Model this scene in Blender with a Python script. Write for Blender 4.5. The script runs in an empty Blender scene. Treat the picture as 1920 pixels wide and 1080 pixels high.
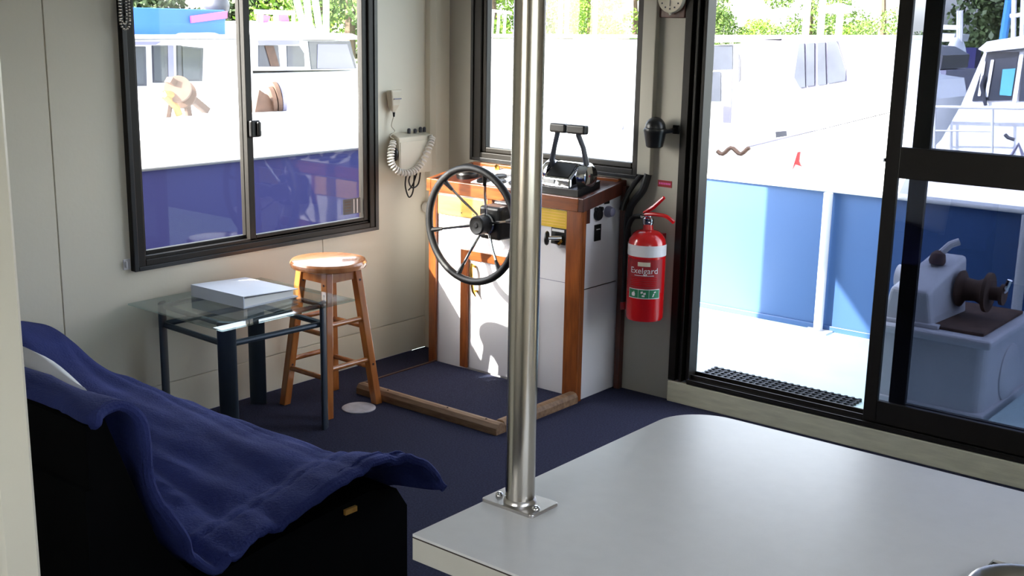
import bpy, bmesh, math, random
import numpy as np
from mathutils import Vector, Matrix, noise as mnoise
random.seed(7)
scene = bpy.context.scene
COL = scene.collection
# ------------------------------------------------------------------ camera
FL = 2212.24                                  # focal length in pixels of a 1920 px wide frame
YAW, PITCH, ROLL = 0.679843, 0.226148, 0.018301
CAM = Vector((3.749, -4.083, 1.55))
_f = Vector((-math.sin(YAW)*math.cos(PITCH), math.cos(YAW)*math.cos(PITCH), -math.sin(PITCH)))
_r0 = Vector((math.cos(YAW), math.sin(YAW), 0)); _u0 = _r0.cross(_f)
_r = _r0*math.cos(ROLL)+_u0*math.sin(ROLL); _u = -_r0*math.sin(ROLL)+_u0*math.cos(ROLL)
cd = bpy.data.cameras.new('camera'); cam = bpy.data.objects.new('camera', cd); COL.objects.link(cam)
cd.sensor_width = 36; cd.lens = FL/1920*36; cd.clip_end = 500; cd.clip_start = .05
cam.matrix_world = Matrix(((_r.x, _u.x, -_f.x, CAM.x), (_r.y, _u.y, -_f.y, CAM.y), (_r.z, _u.z, -_f.z, CAM.z), (0, 0, 0, 1)))
scene.camera = cam
# ------------------------------------------------------------------ sky, sun, exposure
SUN = Vector((1, 1.85, -1.15)).normalized()     # direction the sunlight travels
w = bpy.data.worlds.new('sky'); scene.world = w; w.use_nodes = True
nt = w.node_tree; bg = nt.nodes['Background']
sky = nt.nodes.new('ShaderNodeTexSky'); sky.sky_type = 'NISHITA'; sky.sun_disc = False
sky.sun_elevation = math.asin(-SUN.z); sky.sun_rotation = math.atan2(-SUN.x, -SUN.y)
sky.air_density = 1.0; sky.dust_density = 2.0; sky.ozone_density = 1.0
hs_ = nt.nodes.new('ShaderNodeHueSaturation'); hs_.inputs['Saturation'].default_value = .4; nt.links.new(sky.outputs[0], hs_.inputs['Color']); nt.links.new(hs_.outputs[0], bg.inputs[0]); bg.inputs[1].default_value = 0.50
sl = bpy.data.lights.new('sun', 'SUN'); sl.energy = 9.0; sl.angle = .012; sl.color = (1, .95, .86)
so = bpy.data.objects.new('sun', sl); COL.objects.link(so); so.rotation_euler = SUN.to_track_quat('-Z', 'Y').to_euler()
so.location = (-6, -12, 8)
vs = scene.view_settings; vs.view_transform = 'Standard'; vs.look = 'None'; vs.gamma = 1; vs.use_curve_mapping = False
vs.exposure = 1.6
# ------------------------------------------------------------------ survey helpers: where a sight line meets a plane
def _ray(px, py): return _f*FL+_r*(px-960)-_u*(py-540)
def ax(px, py, x): d = _ray(px, py); return CAM+d*((x-CAM.x)/d.x)
def ay(px, py, y): d = _ray(px, py); return CAM+d*((y-CAM.y)/d.y)
def az(px, py, z): d = _ray(px, py); return CAM+d*((z-CAM.z)/d.z)
# ------------------------------------------------------------------ materials
M = {}
def S(h):                                    # sRGB 0-255 -> linear
    return tuple(((c/255+.055)/1.055)**2.4 if c > 10 else c/255/12.92 for c in h)
def mat(name, col, rough=.5, metal=0, var=0, scale=6, bump=0, bscale=None, stretch=None, coat=0, spec=.5, col2=None, detail=4):
    m = bpy.data.materials.new(name); m.use_nodes = True; n = m.node_tree; b = n.nodes['Principled BSDF']
    c = S(col); b.inputs['Base Color'].default_value = (*c, 1)
    b.inputs['Roughness'].default_value = rough; b.inputs['Metallic'].default_value = metal
    b.inputs['Coat Weight'].default_value = coat; b.inputs['Coat Roughness'].default_value = .08
    b.inputs['Specular IOR Level'].default_value = spec
    if var or bump or col2:
        tc = n.nodes.new('ShaderNodeTexCoord'); mp = n.nodes.new('ShaderNodeMapping')
        n.links.new(tc.outputs['Object'], mp.inputs[0])
        if stretch: mp.inputs['Scale'].default_value = stretch
        nz = n.nodes.new('ShaderNodeTexNoise'); nz.inputs['Scale'].default_value = scale; nz.inputs['Detail'].default_value = detail
        n.links.new(mp.outputs[0], nz.inputs[0])
        if var or col2:
            rp = n.nodes.new('ShaderNodeValToRGB'); n.links.new(nz.outputs[0], rp.inputs[0])
            a = S(col2) if col2 else tuple(x*(1-var) for x in c); bcol = c if col2 else tuple(min(1, x*(1+var)) for x in c)
            rp.color_ramp.elements[0].position = .3; rp.color_ramp.elements[1].position = .7
            rp.color_ramp.elements[0].color = (*a, 1); rp.color_ramp.elements[1].color = (*bcol, 1)
            n.links.new(rp.outputs[0], b.inputs['Base Color'])
        if bump:
            nb = n.nodes.new('ShaderNodeTexNoise'); nb.inputs['Scale'].default_value = bscale or scale*4; nb.inputs['Detail'].default_value = 3
            n.links.new(mp.outputs[0], nb.inputs[0])
            bp = n.nodes.new('ShaderNodeBump'); bp.inputs['Strength'].default_value = bump; bp.inputs['Distance'].default_value = .01
            n.links.new(nb.outputs[0], bp.inputs['Height']); n.links.new(bp.outputs[0], b.inputs['Normal'])
    M[name] = m; return m
def glass(name, tint, ior=1.45, rough=0):
    m = bpy.data.materials.new(name); m.use_nodes = True; n = m.node_tree; n.nodes.remove(n.nodes['Principled BSDF'])
    out = n.nodes['Material Output']; t = n.nodes.new('ShaderNodeBsdfTransparent'); t.inputs[0].default_value = (*tint, 1)
    g = n.nodes.new('ShaderNodeBsdfGlossy'); g.inputs['Roughness'].default_value = rough
    lw = n.nodes.new('ShaderNodeLayerWeight'); lw.inputs[0].default_value = .5; mx = n.nodes.new('ShaderNodeMixShader')
    pw_n = n.nodes.new('ShaderNodeMath'); pw_n.operation = 'POWER'; pw_n.inputs[1].default_value = 5; n.links.new(lw.outputs['Facing'], pw_n.inputs[0])
    fr = n.nodes.new('ShaderNodeMath'); fr.operation = 'MULTIPLY_ADD'; f0 = ((ior-1)/(ior+1))**2; fr.inputs[1].default_value = 1-f0; fr.inputs[2].default_value = f0; n.links.new(pw_n.outputs[0], fr.inputs[0])
    n.links.new(fr.outputs[0], mx.inputs[0]); n.links.new(t.outputs[0], mx.inputs[1]); n.links.new(g.outputs[0], mx.inputs[2])
    n.links.new(mx.outputs[0], out.inputs[0]); M[name] = m; return m
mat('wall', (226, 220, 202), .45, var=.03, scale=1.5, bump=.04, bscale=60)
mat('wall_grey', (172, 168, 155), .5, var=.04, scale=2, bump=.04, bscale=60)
mat('ceiling', (196, 193, 184), .6, var=.02)
mat('beam', (196, 194, 172), .6, var=.12, scale=9, stretch=(1, 6, 6), bump=.15, bscale=30)
mat('carpet', (56, 58, 80), .95, var=.3, scale=160, bump=.6, bscale=400, spec=.1)
mat('bronze', (24, 20, 15), .45, spec=.3, var=.08, scale=20)
mat('rubber', (16, 16, 17), .5, var=.05)
mat('black', (14, 14, 15), .35)
mat('blackmatte', (9, 9, 11), .9, spec=.1)
mat('white_gloss', (236, 234, 232), .25, var=.02, scale=3)
mat('console_white', (222, 220, 224), .3, var=.02, scale=3)
mat('teak', (150, 82, 36), .3, col2=(110, 54, 22), scale=10, stretch=(6, 6, .8), coat=.4)
mat('teak_h', (150, 82, 36), .3, col2=(104, 50, 20), scale=10, stretch=(.8, 6, 6), coat=.4)
mat('pine', (226, 178, 92), .35, col2=(204, 148, 70), scale=9, stretch=(.8, 6, 6), coat=.3)
mat('stoolwood', (190, 120, 62), .22, col2=(164, 94, 44), scale=8, stretch=(4, 4, .7), coat=.7)
mat('seatwood', (204, 142, 96), .22, col2=(184, 116, 72), scale=8, stretch=(7, .8, 1), coat=.8)
mat('rawwood', (150, 118, 88), .6, col2=(112, 82, 58), scale=12, stretch=(.8, 5, 5), bump=.1)
mat('mahogany', (84, 38, 24), .35, col2=(56, 24, 15), scale=10, stretch=(5, 5, .8), coat=.3)
mat('yellow_plate', (196, 160, 22), .45, var=.12, scale=14)
mat('chrome', (225, 225, 228), .07, metal=1)
mat('steel', (196, 190, 180), .22, metal=1, var=.05, scale=30, stretch=(1, 1, .05))
mat('plate_steel', (200, 195, 192), .3, metal=1, var=.06, scale=20)
mat('brass', (196, 150, 70), .2, metal=1)
mat('laminate', (220, 219, 219), .24, var=.015, scale=40, bump=.02, bscale=300)
mat('laminate_edge', (196, 193, 182), .4, var=.02, scale=30)
mat('dark_line', (50, 40, 32), .7)
mat('navy_cloth', (60, 70, 130), .85, col2=(46, 54, 108), scale=5, bump=.35, bscale=150, spec=.15)
mat('pillow', (232, 232, 238), .8, var=.03, bump=.1)
mat('red_paint', (196, 20, 24), .22, coat=.5)
mat('red_dark', (150, 18, 28), .4, var=.1, scale=40)
mat('label_white', (224, 222, 226), .45, var=.03)
mat('label_green', (28, 120, 80), .45)
mat('cream', (216, 208, 188), .4, var=.03)
mat('off_white', (228, 226, 218), .45, var=.03)
mat('table_metal', (60, 70, 82), .4, metal=.3)
mat('binder', (216, 222, 234), .4, var=.03)
mat('paper', (240, 240, 238), .7)
mat('deck_plate', (206, 204, 214), .35, col2=(168, 166, 176), scale=22)
mat('deck', (202, 226, 226), .55, var=.06, scale=3, bump=.05)
mat('bulwark_blue', (56, 88, 136), .4, var=.05, scale=1.5)
mat('bulwark_cap', (226, 226, 222), .4)
mat('post_grey', (206, 206, 208), .4)
mat('winch_white', (212, 212, 216), .4, var=.06, scale=8)
mat('rust', (92, 68, 54), .8, var=.4, scale=18)
mat('hull_blue', (36, 37, 84), .6, spec=.15, var=.06, scale=1)
mat('hull_white', (238, 238, 238), .3, var=.02)
mat('canopy_blue', (40, 100, 210), .6, var=.06, scale=3)
mat('canopy_pink', (226, 90, 170), .6)
mat('boat_window', (62, 66, 76), .15, var=.2, scale=2)
mat('boat_dark', (56, 58, 68), .4)
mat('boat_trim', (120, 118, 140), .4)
mat('winch_brown', (84, 62, 50), .7, var=.25, scale=12)
mat('rope', (150, 112, 66), .9, var=.2, scale=40)
mat('leaf_light', (132, 164, 56), .6, col2=(86, 122, 34), scale=1.3)
mat('leaf_mid', (104, 132, 60), .6, col2=(62, 92, 34), scale=1.3)
mat('leaf_dark', (74, 92, 50), .6, col2=(44, 62, 32), scale=1.3)
mat('bark', (96, 80, 66), .9, var=.2)
mat('bank', (112, 118, 84), .95, var=.25, scale=.5)
mat('timber_grey', (98, 92, 92), .8, var=.2, scale=3)
mat('towel_blue', (92, 168, 190), .9)
mat('letter_blue', (90, 112, 160), .6)
mat('blue_pole', (60, 130, 190), .5)
mw = mat('water', (74, 92, 96), .08, bump=.35, bscale=3, scale=2, spec=.6)
glass('pane', (.96, .97, .97), 1.36)
glass('pane_tinted', (.60, .62, .675))
glass('table_glass', (.80, .88, .87), 1.5)
# ------------------------------------------------------------------ mesh builder
class MB:
    def __init__(s): s.v = []; s.f = []
    def add(s, vs, fs):
        o = len(s.v); s.v += [tuple(p) for p in vs]; s.f += [tuple(i+o for i in q) for q in fs]; return s
    def box(s, x0, x1, y0, y1, z0, z1):
        return s.add([(x, y, z) for x in (x0, x1) for y in (y0, y1) for z in (z0, z1)],
                     [(0, 1, 3, 2), (4, 6, 7, 5), (0, 4, 5, 1), (2, 3, 7, 6), (0, 2, 6, 4), (1, 5, 7, 3)])
    def obox(s, c, x, y, z, hx, hy, hz):
        c = Vector(c); x = Vector(x).normalized()*hx; y = Vector(y).normalized()*hy; z = Vector(z).normalized()*hz
        return s.add([c+a*x+b*y+d*z for a in (-1, 1) for b in (-1, 1) for d in (-1, 1)],
                     [(0, 1, 3, 2), (4, 6, 7, 5), (0, 4, 5, 1), (2, 3, 7, 6), (0, 2, 6, 4), (1, 5, 7, 3)])
    def prism(s, poly, vec):
        n = len(poly); vec = Vector(vec); a = [Vector(p) for p in poly]
        return s.add(a+[p+vec for p in a], [tuple(range(n))[::-1], tuple(range(n, 2*n))]+[(i, (i+1) % n, n+(i+1) % n, n+i) for i in range(n)])
    def tube(s, path, rad, n=10, closed=False, flat=None):
        P = [Vector(p) for p in path]; m = len(P); R = rad if isinstance(rad, (list, tuple)) else [rad]*m
        ring = []; prev = None
        for i, p in enumerate(P):
            t = (P[(i+1) % m]-P[i-1]) if closed else (P[min(i+1, m-1)]-P[max(i-1, 0)])
            t.normalize()
            if prev is None:
                a = Vector((0, 0, 1)) if abs(t.z) < .9 else Vector((1, 0, 0)); prev = t.cross(a).normalized()
            prev = (prev-t*prev.dot(t)).normalized(); b = t.cross(prev)
            ring.append([p+(prev*math.cos(2*math.pi*k/n)+b*math.sin(2*math.pi*k/n)*(flat or 1))*R[i] for k in range(n)])
        vs = [q for r_ in ring for q in r_]; fs = []
        for i in range(m if closed else m-1):
            j = (i+1) % m
            for k in range(n): fs.append((i*n+k, i*n+(k+1) % n, j*n+(k+1) % n, j*n+k))
        if not closed: fs += [tuple(range(n))[::-1], tuple(range((m-1)*n, m*n))]
        return s.add(vs, fs)
    def cyl(s, p, q, r0, r1=None, n=20): return s.tube([p, q], [r0, r0 if r1 is None else r1], n)
    def lathe(s, prof, org, axis=(0, 0, 1), n=28):
        ax_ = Vector(axis).normalized(); a = Vector((1, 0, 0)) if abs(ax_.x) < .9 else Vector((0, 1, 0))
        e1 = ax_.cross(a).normalized(); e2 = ax_.cross(e1); org = Vector(org)
        vs = [org+ax_*h+(e1*math.cos(2*math.pi*k/n)+e2*math.sin(2*math.pi*k/n))*max(r_, 1e-4) for r_, h in prof for k in range(n)]
        fs = [(i*n+k, i*n+(k+1) % n, (i+1)*n+(k+1) % n, (i+1)*n+k) for i in range(len(prof)-1) for k in range(n)]
        fs += [tuple(range(n))[::-1], tuple(range((len(prof)-1)*n, len(prof)*n))]
        return s.add(vs, fs)
    def ell(s, c, rx, ry, rz, n=16, m=10):
        c = Vector(c)
        vs = [c+Vector((rx*math.sin(math.pi*j/m)*math.cos(2*math.pi*i/n), ry*math.sin(math.pi*j/m)*math.sin(2*math.pi*i/n), rz*math.cos(math.pi*j/m))) for j in range(m+1) for i in range(n)]
        return s.add(vs, [(j*n+i, j*n+(i+1) % n, (j+1)*n+(i+1) % n, (j+1)*n+i) for j in range(m) for i in range(n)])
    def build(s, name, material, parent=None, bevel=0, smooth=False, seg=2, angle=35):
        me = bpy.data.meshes.new(name); off = WORLD.get(parent.name, Vector()) if parent else Vector()
        me.from_pydata([tuple(Vector(p)-off) for p in s.v], [], s.f)
        b = bmesh.new(); b.from_mesh(me); bmesh.ops.remove_doubles(b, verts=b.verts, dist=1e-6) if smooth else None
        bmesh.ops.recalc_face_normals(b, faces=b.faces); b.to_mesh(me); b.free()
        me.materials.append(M[material]); o = bpy.data.objects.new(name, me); COL.objects.link(o)
        if parent: o.parent = parent; WORLD[o.name] = off
        else: WORLD[o.name] = Vector()
        if smooth:
            for p in me.polygons: p.use_smooth = True
            try: me.set_sharp_from_angle(angle=math.radians(angle))
            except Exception: pass
        if bevel:
            md = o.modifiers.new('bevel', 'BEVEL'); md.width = bevel; md.segments = seg; md.limit_method = 'ANGLE'; md.angle_limit = math.radians(40)
        return o
WORLD = {}
def thing(name, label, cat, loc=(0, 0, 0), group=None, kind=None):
    o = bpy.data.objects.new(name, None); COL.objects.link(o); o.location = loc; o.empty_display_size = .05
    WORLD[o.name] = Vector(loc)
    if label: o['label'] = label
    if cat: o['category'] = cat
    if group: o['group'] = group
    if kind: o['kind'] = kind
    return o
def tag(o, label, cat, group=None):
    o['label'] = label; o['category'] = cat
    if group: o['group'] = group
    return o
def struct(o, label=None):
    o['kind'] = 'structure'
    if label: o['label'] = label
    return o
def box(*a): return MB().box(*a)
def text(name, body, size, material, parent, place, extr=.0004):
    """lettering as mesh; place(x, y, d) maps text coordinates to the world"""
    c = bpy.data.curves.new(name, 'FONT'); c.body = body; c.size = size; c.extrude = extr; c.align_x = 'CENTER'; c.align_y = 'CENTER'; c.resolution_u = 3
    t = bpy.data.objects.new(name, c); COL.objects.link(t)
    dg = bpy.context.evaluated_depsgraph_get(); me = bpy.data.meshes.new_from_object(t.evaluated_get(dg))
    mb = MB(); mb.add([place(*v.co) for v in me.vertices], [tuple(p.vertices) for p in me.polygons])
    bpy.data.objects.remove(t); bpy.data.curves.remove(c); bpy.data.meshes.remove(me)
    return mb.build(name, material, parent)

# ================================================================== SETTING
CZ = 2.08; XR = 4.75; YB = -5.7
struct(box(0, XR, YB, 0, -.06, 0).build('floor', 'carpet'), 'dark navy carpet covering the cabin floor')
HX0, HX1, HY0, HY1 = 2.95, 3.5, -3.4, -2.85                     # unseen roof hatch, added to brighten the counter and pole
struct(MB().box(-.09, HX0, YB-.1, .08, CZ, CZ+.05).box(HX1, XR+.12, YB-.1, .08, CZ, CZ+.05).box(HX0, HX1, YB-.1, HY0, CZ, CZ+.05).box(HX0, HX1, HY1, .08, CZ, CZ+.05).build('ceiling', 'ceiling'))
w3 = thing('added_light_hatch', None, None, ((HX0+HX1)/2, (HY0+HY1)/2, CZ), kind='structure')
MB().box(HX0, HX0+.03, HY0, HY1, CZ-.01, CZ+.08).box(HX1-.03, HX1, HY0, HY1, CZ-.01, CZ+.08).box(HX0+.03, HX1-.03, HY0, HY0+.03, CZ-.01, CZ+.08).box(HX0+.03, HX1-.03, HY1-.03, HY1, CZ-.01, CZ+.08).build('frame', 'off_white', w3)
box(HX0+.03, HX1-.03, HY0+.03, HY1-.03, CZ+.06, CZ+.066).build('pane', 'pane', w3)
# left wall with window opening
WY0, WY1, WZ0, WZ1 = -1.665, -.435, .62, 1.76
wl = struct(MB().box(-.055, -.008, YB, WY0, 0, CZ).box(-.055, -.008, WY1, .0, 0, CZ).box(-.055, -.008, WY0, WY1, 0, WZ0).box(-.055, -.008, WY0, WY1, WZ1, CZ).build('wall_left', 'wall'), 'pale cream panelled side wall of the cabin')
g = .0022; SY1, SY2, SZ = -1.95, -.738, .153
def ppan(pts): return MB().prism([(-.008, y, z) for y, z in pts], (.008, 0, 0))
for pts in ([(YB, SZ+g), (SY1-g, SZ+g), (SY1-g, CZ), (YB, CZ)],
            [(SY1+g, SZ+g), (SY2-g/2, SZ+g), (SY2-g/2, WZ0), (WY0, WZ0), (WY0, WZ1), (SY2-g/2, WZ1), (SY2-g/2, CZ), (SY1+g, CZ)],
            [(SY2+g/2, SZ+g), (0, SZ+g), (0, CZ), (SY2+g/2, CZ), (SY2+g/2, WZ1), (WY1, WZ1), (WY1, WZ0), (SY2+g/2, WZ0)],
            [(YB, 0), (0, 0), (0, SZ-g/2), (YB, SZ-g/2)]):
    ppan(pts).build('wall_panel', 'wall', wl, bevel=.0015, seg=1)
MB().tube([(.0, -1.56, .065), (.004, -1.56, .065)], .006, 8).build('screw_hole', 'blackmatte', wl)
# front wall with window and door openings
DX0, DX1, DZ0, DZ1 = 1.30, 3.62, .09, 2.0
FX0, FX1, FZ0, FZ1 = .215, 1.105, .925, 1.9
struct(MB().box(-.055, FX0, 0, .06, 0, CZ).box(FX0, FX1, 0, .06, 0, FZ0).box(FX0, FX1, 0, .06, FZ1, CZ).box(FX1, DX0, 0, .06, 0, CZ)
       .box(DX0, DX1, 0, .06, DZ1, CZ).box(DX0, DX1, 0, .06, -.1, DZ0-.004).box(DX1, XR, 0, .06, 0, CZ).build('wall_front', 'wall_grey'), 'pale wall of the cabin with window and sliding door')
struct(box(DX0+.005, DX1, -.022, 0, 0, DZ0-.002).build('trim_1', 'beam', bevel=.004), 'painted timber sill beam under the sliding door')
struct(MB().prism([(0, -.102, 0), (.03, -.102, 0), (.052, -.085, 0), (.056, -.05, 0), (.056, 0, 0), (0, 0, 0)], (0, 0, CZ)).build('trim_2', 'wall', smooth=True), 'cream corner post between window walls')
# right and back walls (out of view); their window openings are added for fill light
struct(MB().box(XR, XR+.06, YB, -4.3, 0, CZ).box(XR, XR+.06, -2.6, 0, 0, CZ).box(XR, XR+.06, -4.3, -2.6, 0, 1.05).box(XR, XR+.06, -4.3, -2.6, 1.7, CZ).build('wall_right', 'wall'))
struct(MB().box(-.055, 2.3, YB-.06, YB, 0, CZ).box(3.5, XR+.06, YB-.06, YB, 0, CZ).box(2.3, 3.5, YB-.06, YB, 0, 1.15).box(2.3, 3.5, YB-.06, YB, 1.7, CZ).build('wall_back', 'wall'))
pw = struct(MB().prism([(1.1, -3.425, 0), (2.395, -3.425, 0), (2.405, -3.418, 0), (2.405, -3.378, 0), (2.395, -3.37, 0), (1.1, -3.37, 0)], (0, 0, CZ)).build('wall_partition', 'wall', smooth=True), 'cream partition wall end nearest the viewer')

# ---- window 1 (left wall)
w1 = thing('window_1', 'dark bronze sliding window above the glass table', None, (0, -1.05, WZ0), kind='structure')
fo = MB(); yo0, yo1, zo = -1.672, -.428, .613
fo.box(-.05, .022, yo0, yo0+.05, zo, WZ1+.008).box(-.05, .022, yo1-.05, yo1, zo, WZ1+.008).box(-.05, .022, yo0+.05, yo1-.05, zo, zo+.038).box(-.05, .022, yo0+.05, yo1-.05, WZ1-.03, WZ1+.008)
fo.build('frame', 'bronze', w1, bevel=.003)
MB().box(-.03, .012, -1.622, -.478, zo+.038, zo+.05).build('track', 'bronze', w1)
fl = MB().box(.022, .027, yo0, yo0+.018, zo, WZ1).box(.022, .027, yo1-.02, yo1, zo, WZ1).box(.022, .028, yo0+.018, yo1-.02, zo, zo+.016); fl.build('flange', 'black', w1, bevel=.0015)
def sash(y0, y1, x0, x1, nm):
    s_ = MB(); t = .03
    s_.box(x0, x1, y0, y0+t, .655, 1.73).box(x0, x1, y1-t, y1, .655, 1.73).box(x0, x1, y0+t, y1-t, .655, .676).box(x0, x1, y0+t, y1-t, 1.71, 1.73)
    o = s_.build('sash', 'bronze', w1, bevel=.002); box((x0+x1)/2-.002, (x0+x1)/2+.002, y0+t, y1-t, .676, 1.71).build('pane', 'pane', o); return o
sash(-1.622, -1.10, -.04, -.018, 'a'); sr = sash(-1.132, -.478, -.012, .012, 'b')
MB().box(.012, .03, -1.125, -1.078, 1.068, 1.135).box(.03, .042, -1.1, -1.082, 1.07, 1.13).build('latch', 'black', sr, bevel=.006)
# ---- window 2 (front wall)
w2 = thing('window_2', 'dark bronze framed window behind the steering console', None, (.66, 0, FZ0), kind='structure')
fo = MB(); fo.box(.207, .262, -.02, .05, .916, FZ1+.01).box(1.088, 1.112, -.02, .05, .916, FZ1+.01).box(.262, 1.088, -.02, .05, .916, .948).box(.262, 1.088, -.02, .05, FZ1-.03, FZ1+.01)
fo.build('frame', 'bronze', w2, bevel=.003)
MB().box(.262, .284, -.008, .03, .948, 1.88).box(1.076, 1.088, -.008, .03, .948, 1.88).box(.284, 1.076, -.008, .03, .948, .972).box(.284, 1.076, -.008, .03, 1.86, 1.88).build('sash', 'bronze', w2, bevel=.005)
box(.284, 1.076, .012, .016, .972, 1.86).build('pane', 'pane', w2)
MB().box(.207, .222, -.028, -.02, .91, FZ1).box(.222, 1.112, -.028, -.02, .91, .925).build('flange', 'black', w2, bevel=.002)
# ---- sliding door
d1 = thing('door_1', 'dark bronze framed sliding glass door onto the deck', None, (2.2, 0, DZ0), kind='structure')
fr = MB()
for x0, x1, y0, y1 in ((1.30, 1.332, -.012, .06), (1.332, 1.352, .01, .06), (1.352, 1.362, -.012, .06), (1.362, 1.38, .02, .06), (1.38, 1.394, -.004, .06)): fr.box(x0, x1, y0, y1, DZ0, DZ1)
fr.box(1.394, DX1, -.01, .06, DZ1-.04, DZ1).box(DX1-.06, DX1, -.01, .06, DZ0, DZ1-.04)
fr.build('frame', 'bronze', d1, bevel=.002)
tr = MB().box(1.394, DX1-.06, -.02, .06, DZ0, DZ0+.012).box(1.394, DX1-.06, .012, .018, DZ0+.012, DZ0+.034).box(1.394, DX1-.06, .05, .058, DZ0+.012, DZ0+.04).box(1.394, DX1-.06, -.02, -.014, DZ0+.012, DZ0+.02)
tr.build('track', 'bronze', d1, bevel=.001)
box(1.394, 2.14, -.006, .0, DZ0+.012, DZ0+.022).build('runner', 'chrome', d1)
def leaf(nm, x0, x1, y0, y1, sw, top):
    s_ = MB().box(x0, x0+sw, y0, y1, DZ0+.02, DZ1-.04).box(x1-sw, x1, y0, y1, DZ0+.02, DZ1-.04).box(x0+sw, x1-sw, y0, y1, DZ0+.02, DZ0+.105)
    s_.box(x0+sw, x1-sw, y0, y1, 1.018, 1.128).box(x0+sw, x1-sw, y0, y1, DZ1-.1, DZ1-.04)
    o = s_.build(nm, 'bronze', d1, bevel=.003); ym = (y0+y1)/2
    box(x0+sw, x1-sw, ym-.0025, ym+.0025, DZ0+.105, 1.018).build('pane', 'pane_tinted', o)
    box(x0+sw, x1-sw, ym-.0025, ym+.0025, 1.128, DZ1-.1).build('pane', 'pane_tinted', o); return o
lf = leaf('sliding_leaf', 2.142, 3.3, -.006, .016, .05, 0)
leaf('fixed_leaf', 2.222, DX1-.06, .026, .048, .062, 0)
box(2.137, 2.142, -.012, .02, 1.072, 1.085).build('latch', 'chrome', lf)

# ================================================================== OUTSIDE: own deck
DK = -.05; BY = 1.70; BT = .695
struct(box(-.6, 5.5, .06, BY, DK-.05, DK).build('deck', 'deck'), 'pale blue painted deck outside the sliding door')
bw = thing('bulwark', 'blue painted bulwark around the outer deck', None, (1.5, BY, DK), kind='structure')
box(-.6, 5.5, BY, BY+.05, DK-.9, BT-.004).build('panel', 'bulwark_blue', bw)
box(-.6, 5.5, BY-.012, BY, DK, DK+.03).build('kick_strip', 'bulwark_blue', bw, bevel=.003)
box(-.62, 5.55, BY-.03, BY+.08, BT-.004, BT+.016).build('cap_rail', 'bulwark_cap', bw, bevel=.008)
for px in (1538, 1908, 2300):
    p = ay(px, 560, BY-.05); o = MB().cyl((p.x, BY-.05, DK+.008), (p.x, BY-.05, BT-.004), .024, n=16).build('stanchion', 'post_grey', bw, smooth=True)
    MB().box(p.x-.07, p.x+.07, BY-.1, BY-.015, DK, DK+.008).build('foot_plate', 'post_grey', o, bevel=.002)
# door mat
pm = az(1310, 703, DK+.01); pm2 = az(1585, 765, DK+.01); my1 = az(1325, 697, DK+.01).y+.09; mx0, mx1, my0 = pm.x, pm2.x, my1-.27
mm = MB(); nx, ny = 22, 9; hx = (mx1-mx0)/nx; hy = (my1-my0)/ny
for i in range(nx+1): mm.box(mx0+i*hx-.004, mx0+i*hx+.004, my0, my1, DK, DK+.012)
for j in range(ny+1): mm.box(mx0, mx1, my0+j*hy-.004, my0+j*hy+.004, DK, DK+.0115)
for i in range(nx+1):
    for j in range(ny+1): mm.lathe([(.009, 0), (.009, .0135)], (mx0+i*hx, my0+j*hy, DK), n=8)
mt = mm.build('door_mat', 'rubber'); tag(mt, 'black rubber ring mat on the deck outside the sliding door', 'mat')
# ---- anchor winch on the deck
bx = az(1834, 800, DK); wx1, wy0 = bx.x, bx.y; wx0, wy1 = wx1-.46, wy0+.62; bh = .335
wn = thing('anchor_winch', 'white painted anchor winch on a white box beyond the door glass', 'winch', (wx0+.2, wy0+.3, DK))
MB().prism([(wx0, wy0, DK), (wx1-.03, wy0, DK), (wx1, wy0+.03, DK), (wx1, wy1, DK), (wx0, wy1, DK)], (0, 0, bh)).build('base_box', 'winch_white', wn, bevel=.02, seg=3)
box(wx0-.01, wx1+.015, wy0-.015, wy1+.015, DK, DK+.05).build('plinth', 'winch_white', wn, bevel=.006)
box(wx0-.02, wx1+.02, wy0-.02, wy1+.02, DK+bh-.01, DK+bh+.03).build('lid', 'winch_white', wn, bevel=.016, seg=3)
z0 = DK+bh+.03
MB().box(wx0+.02, wx1-.03, wy0+.04, wy1-.05, z0, z0+.014).build('bed_plate', 'rust', wn, bevel=.004)
hs = MB(); yA, yB = wy0+.03, wy0+.40
hs.add([(wx0+.0, yA, z0), (wx0+.22, yA, z0), (wx0+.19, yA, z0+.15), (wx0+.03, yA, z0+.15), (wx0+.04, yB, z0), (wx0+.24, yB, z0), (wx0+.22, yB, z0+.26), (wx0+.07, yB, z0+.26)],
       [(0, 1, 2, 3), (4, 7, 6, 5), (0, 4, 5, 1), (1, 5, 6, 2), (2, 6, 7, 3), (3, 7, 4, 0)])
hs.build('gear_housing', 'winch_white', wn, bevel=.018, seg=3)
MB().box(wx0+.0, wx0+.25, wy0+.02, wy0+.06, z0, z0+.018).build('housing_foot', 'winch_white', wn, bevel=.006)
MB().lathe([(.0, -.02), (.03, -.015), (.036, .0), (.03, .03), (.012, .045), (0, .046)], (wx0+.135, wy0+.27, z0+.24), (0, .25, 1)).build('filler_cap', 'rust', wn, smooth=True)
MB().tube([(wx0+.14, wy0+.28, z0+.27), (wx0+.17, wy0+.31, z0+.31), (wx0+.2, wy0+.33, z0+.325)], .016, 10).build('cap_lever', 'winch_white', wn, smooth=True)
MB().lathe([(.075, 0), (.08, .012), (.05, .03), (.045, .075), (.06, .105), (.085, .115), (.085, .13), (.03, .133), (.03, .17), (.045, .175), (.045, .19), (0, .19)], (wx0+.23, wy0+.30, z0+.13), (1, 0, 0)).build('warping_drum', 'rust', wn, smooth=True)
MB().lathe([(.03, 0), (.035, .06), (.05, .09), (.055, .1), (0, .1)], (wx0+.06, wy0+.30, z0+.14), (-1, 0, 0)).build('gypsy', 'winch_white', wn, smooth=True)
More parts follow.
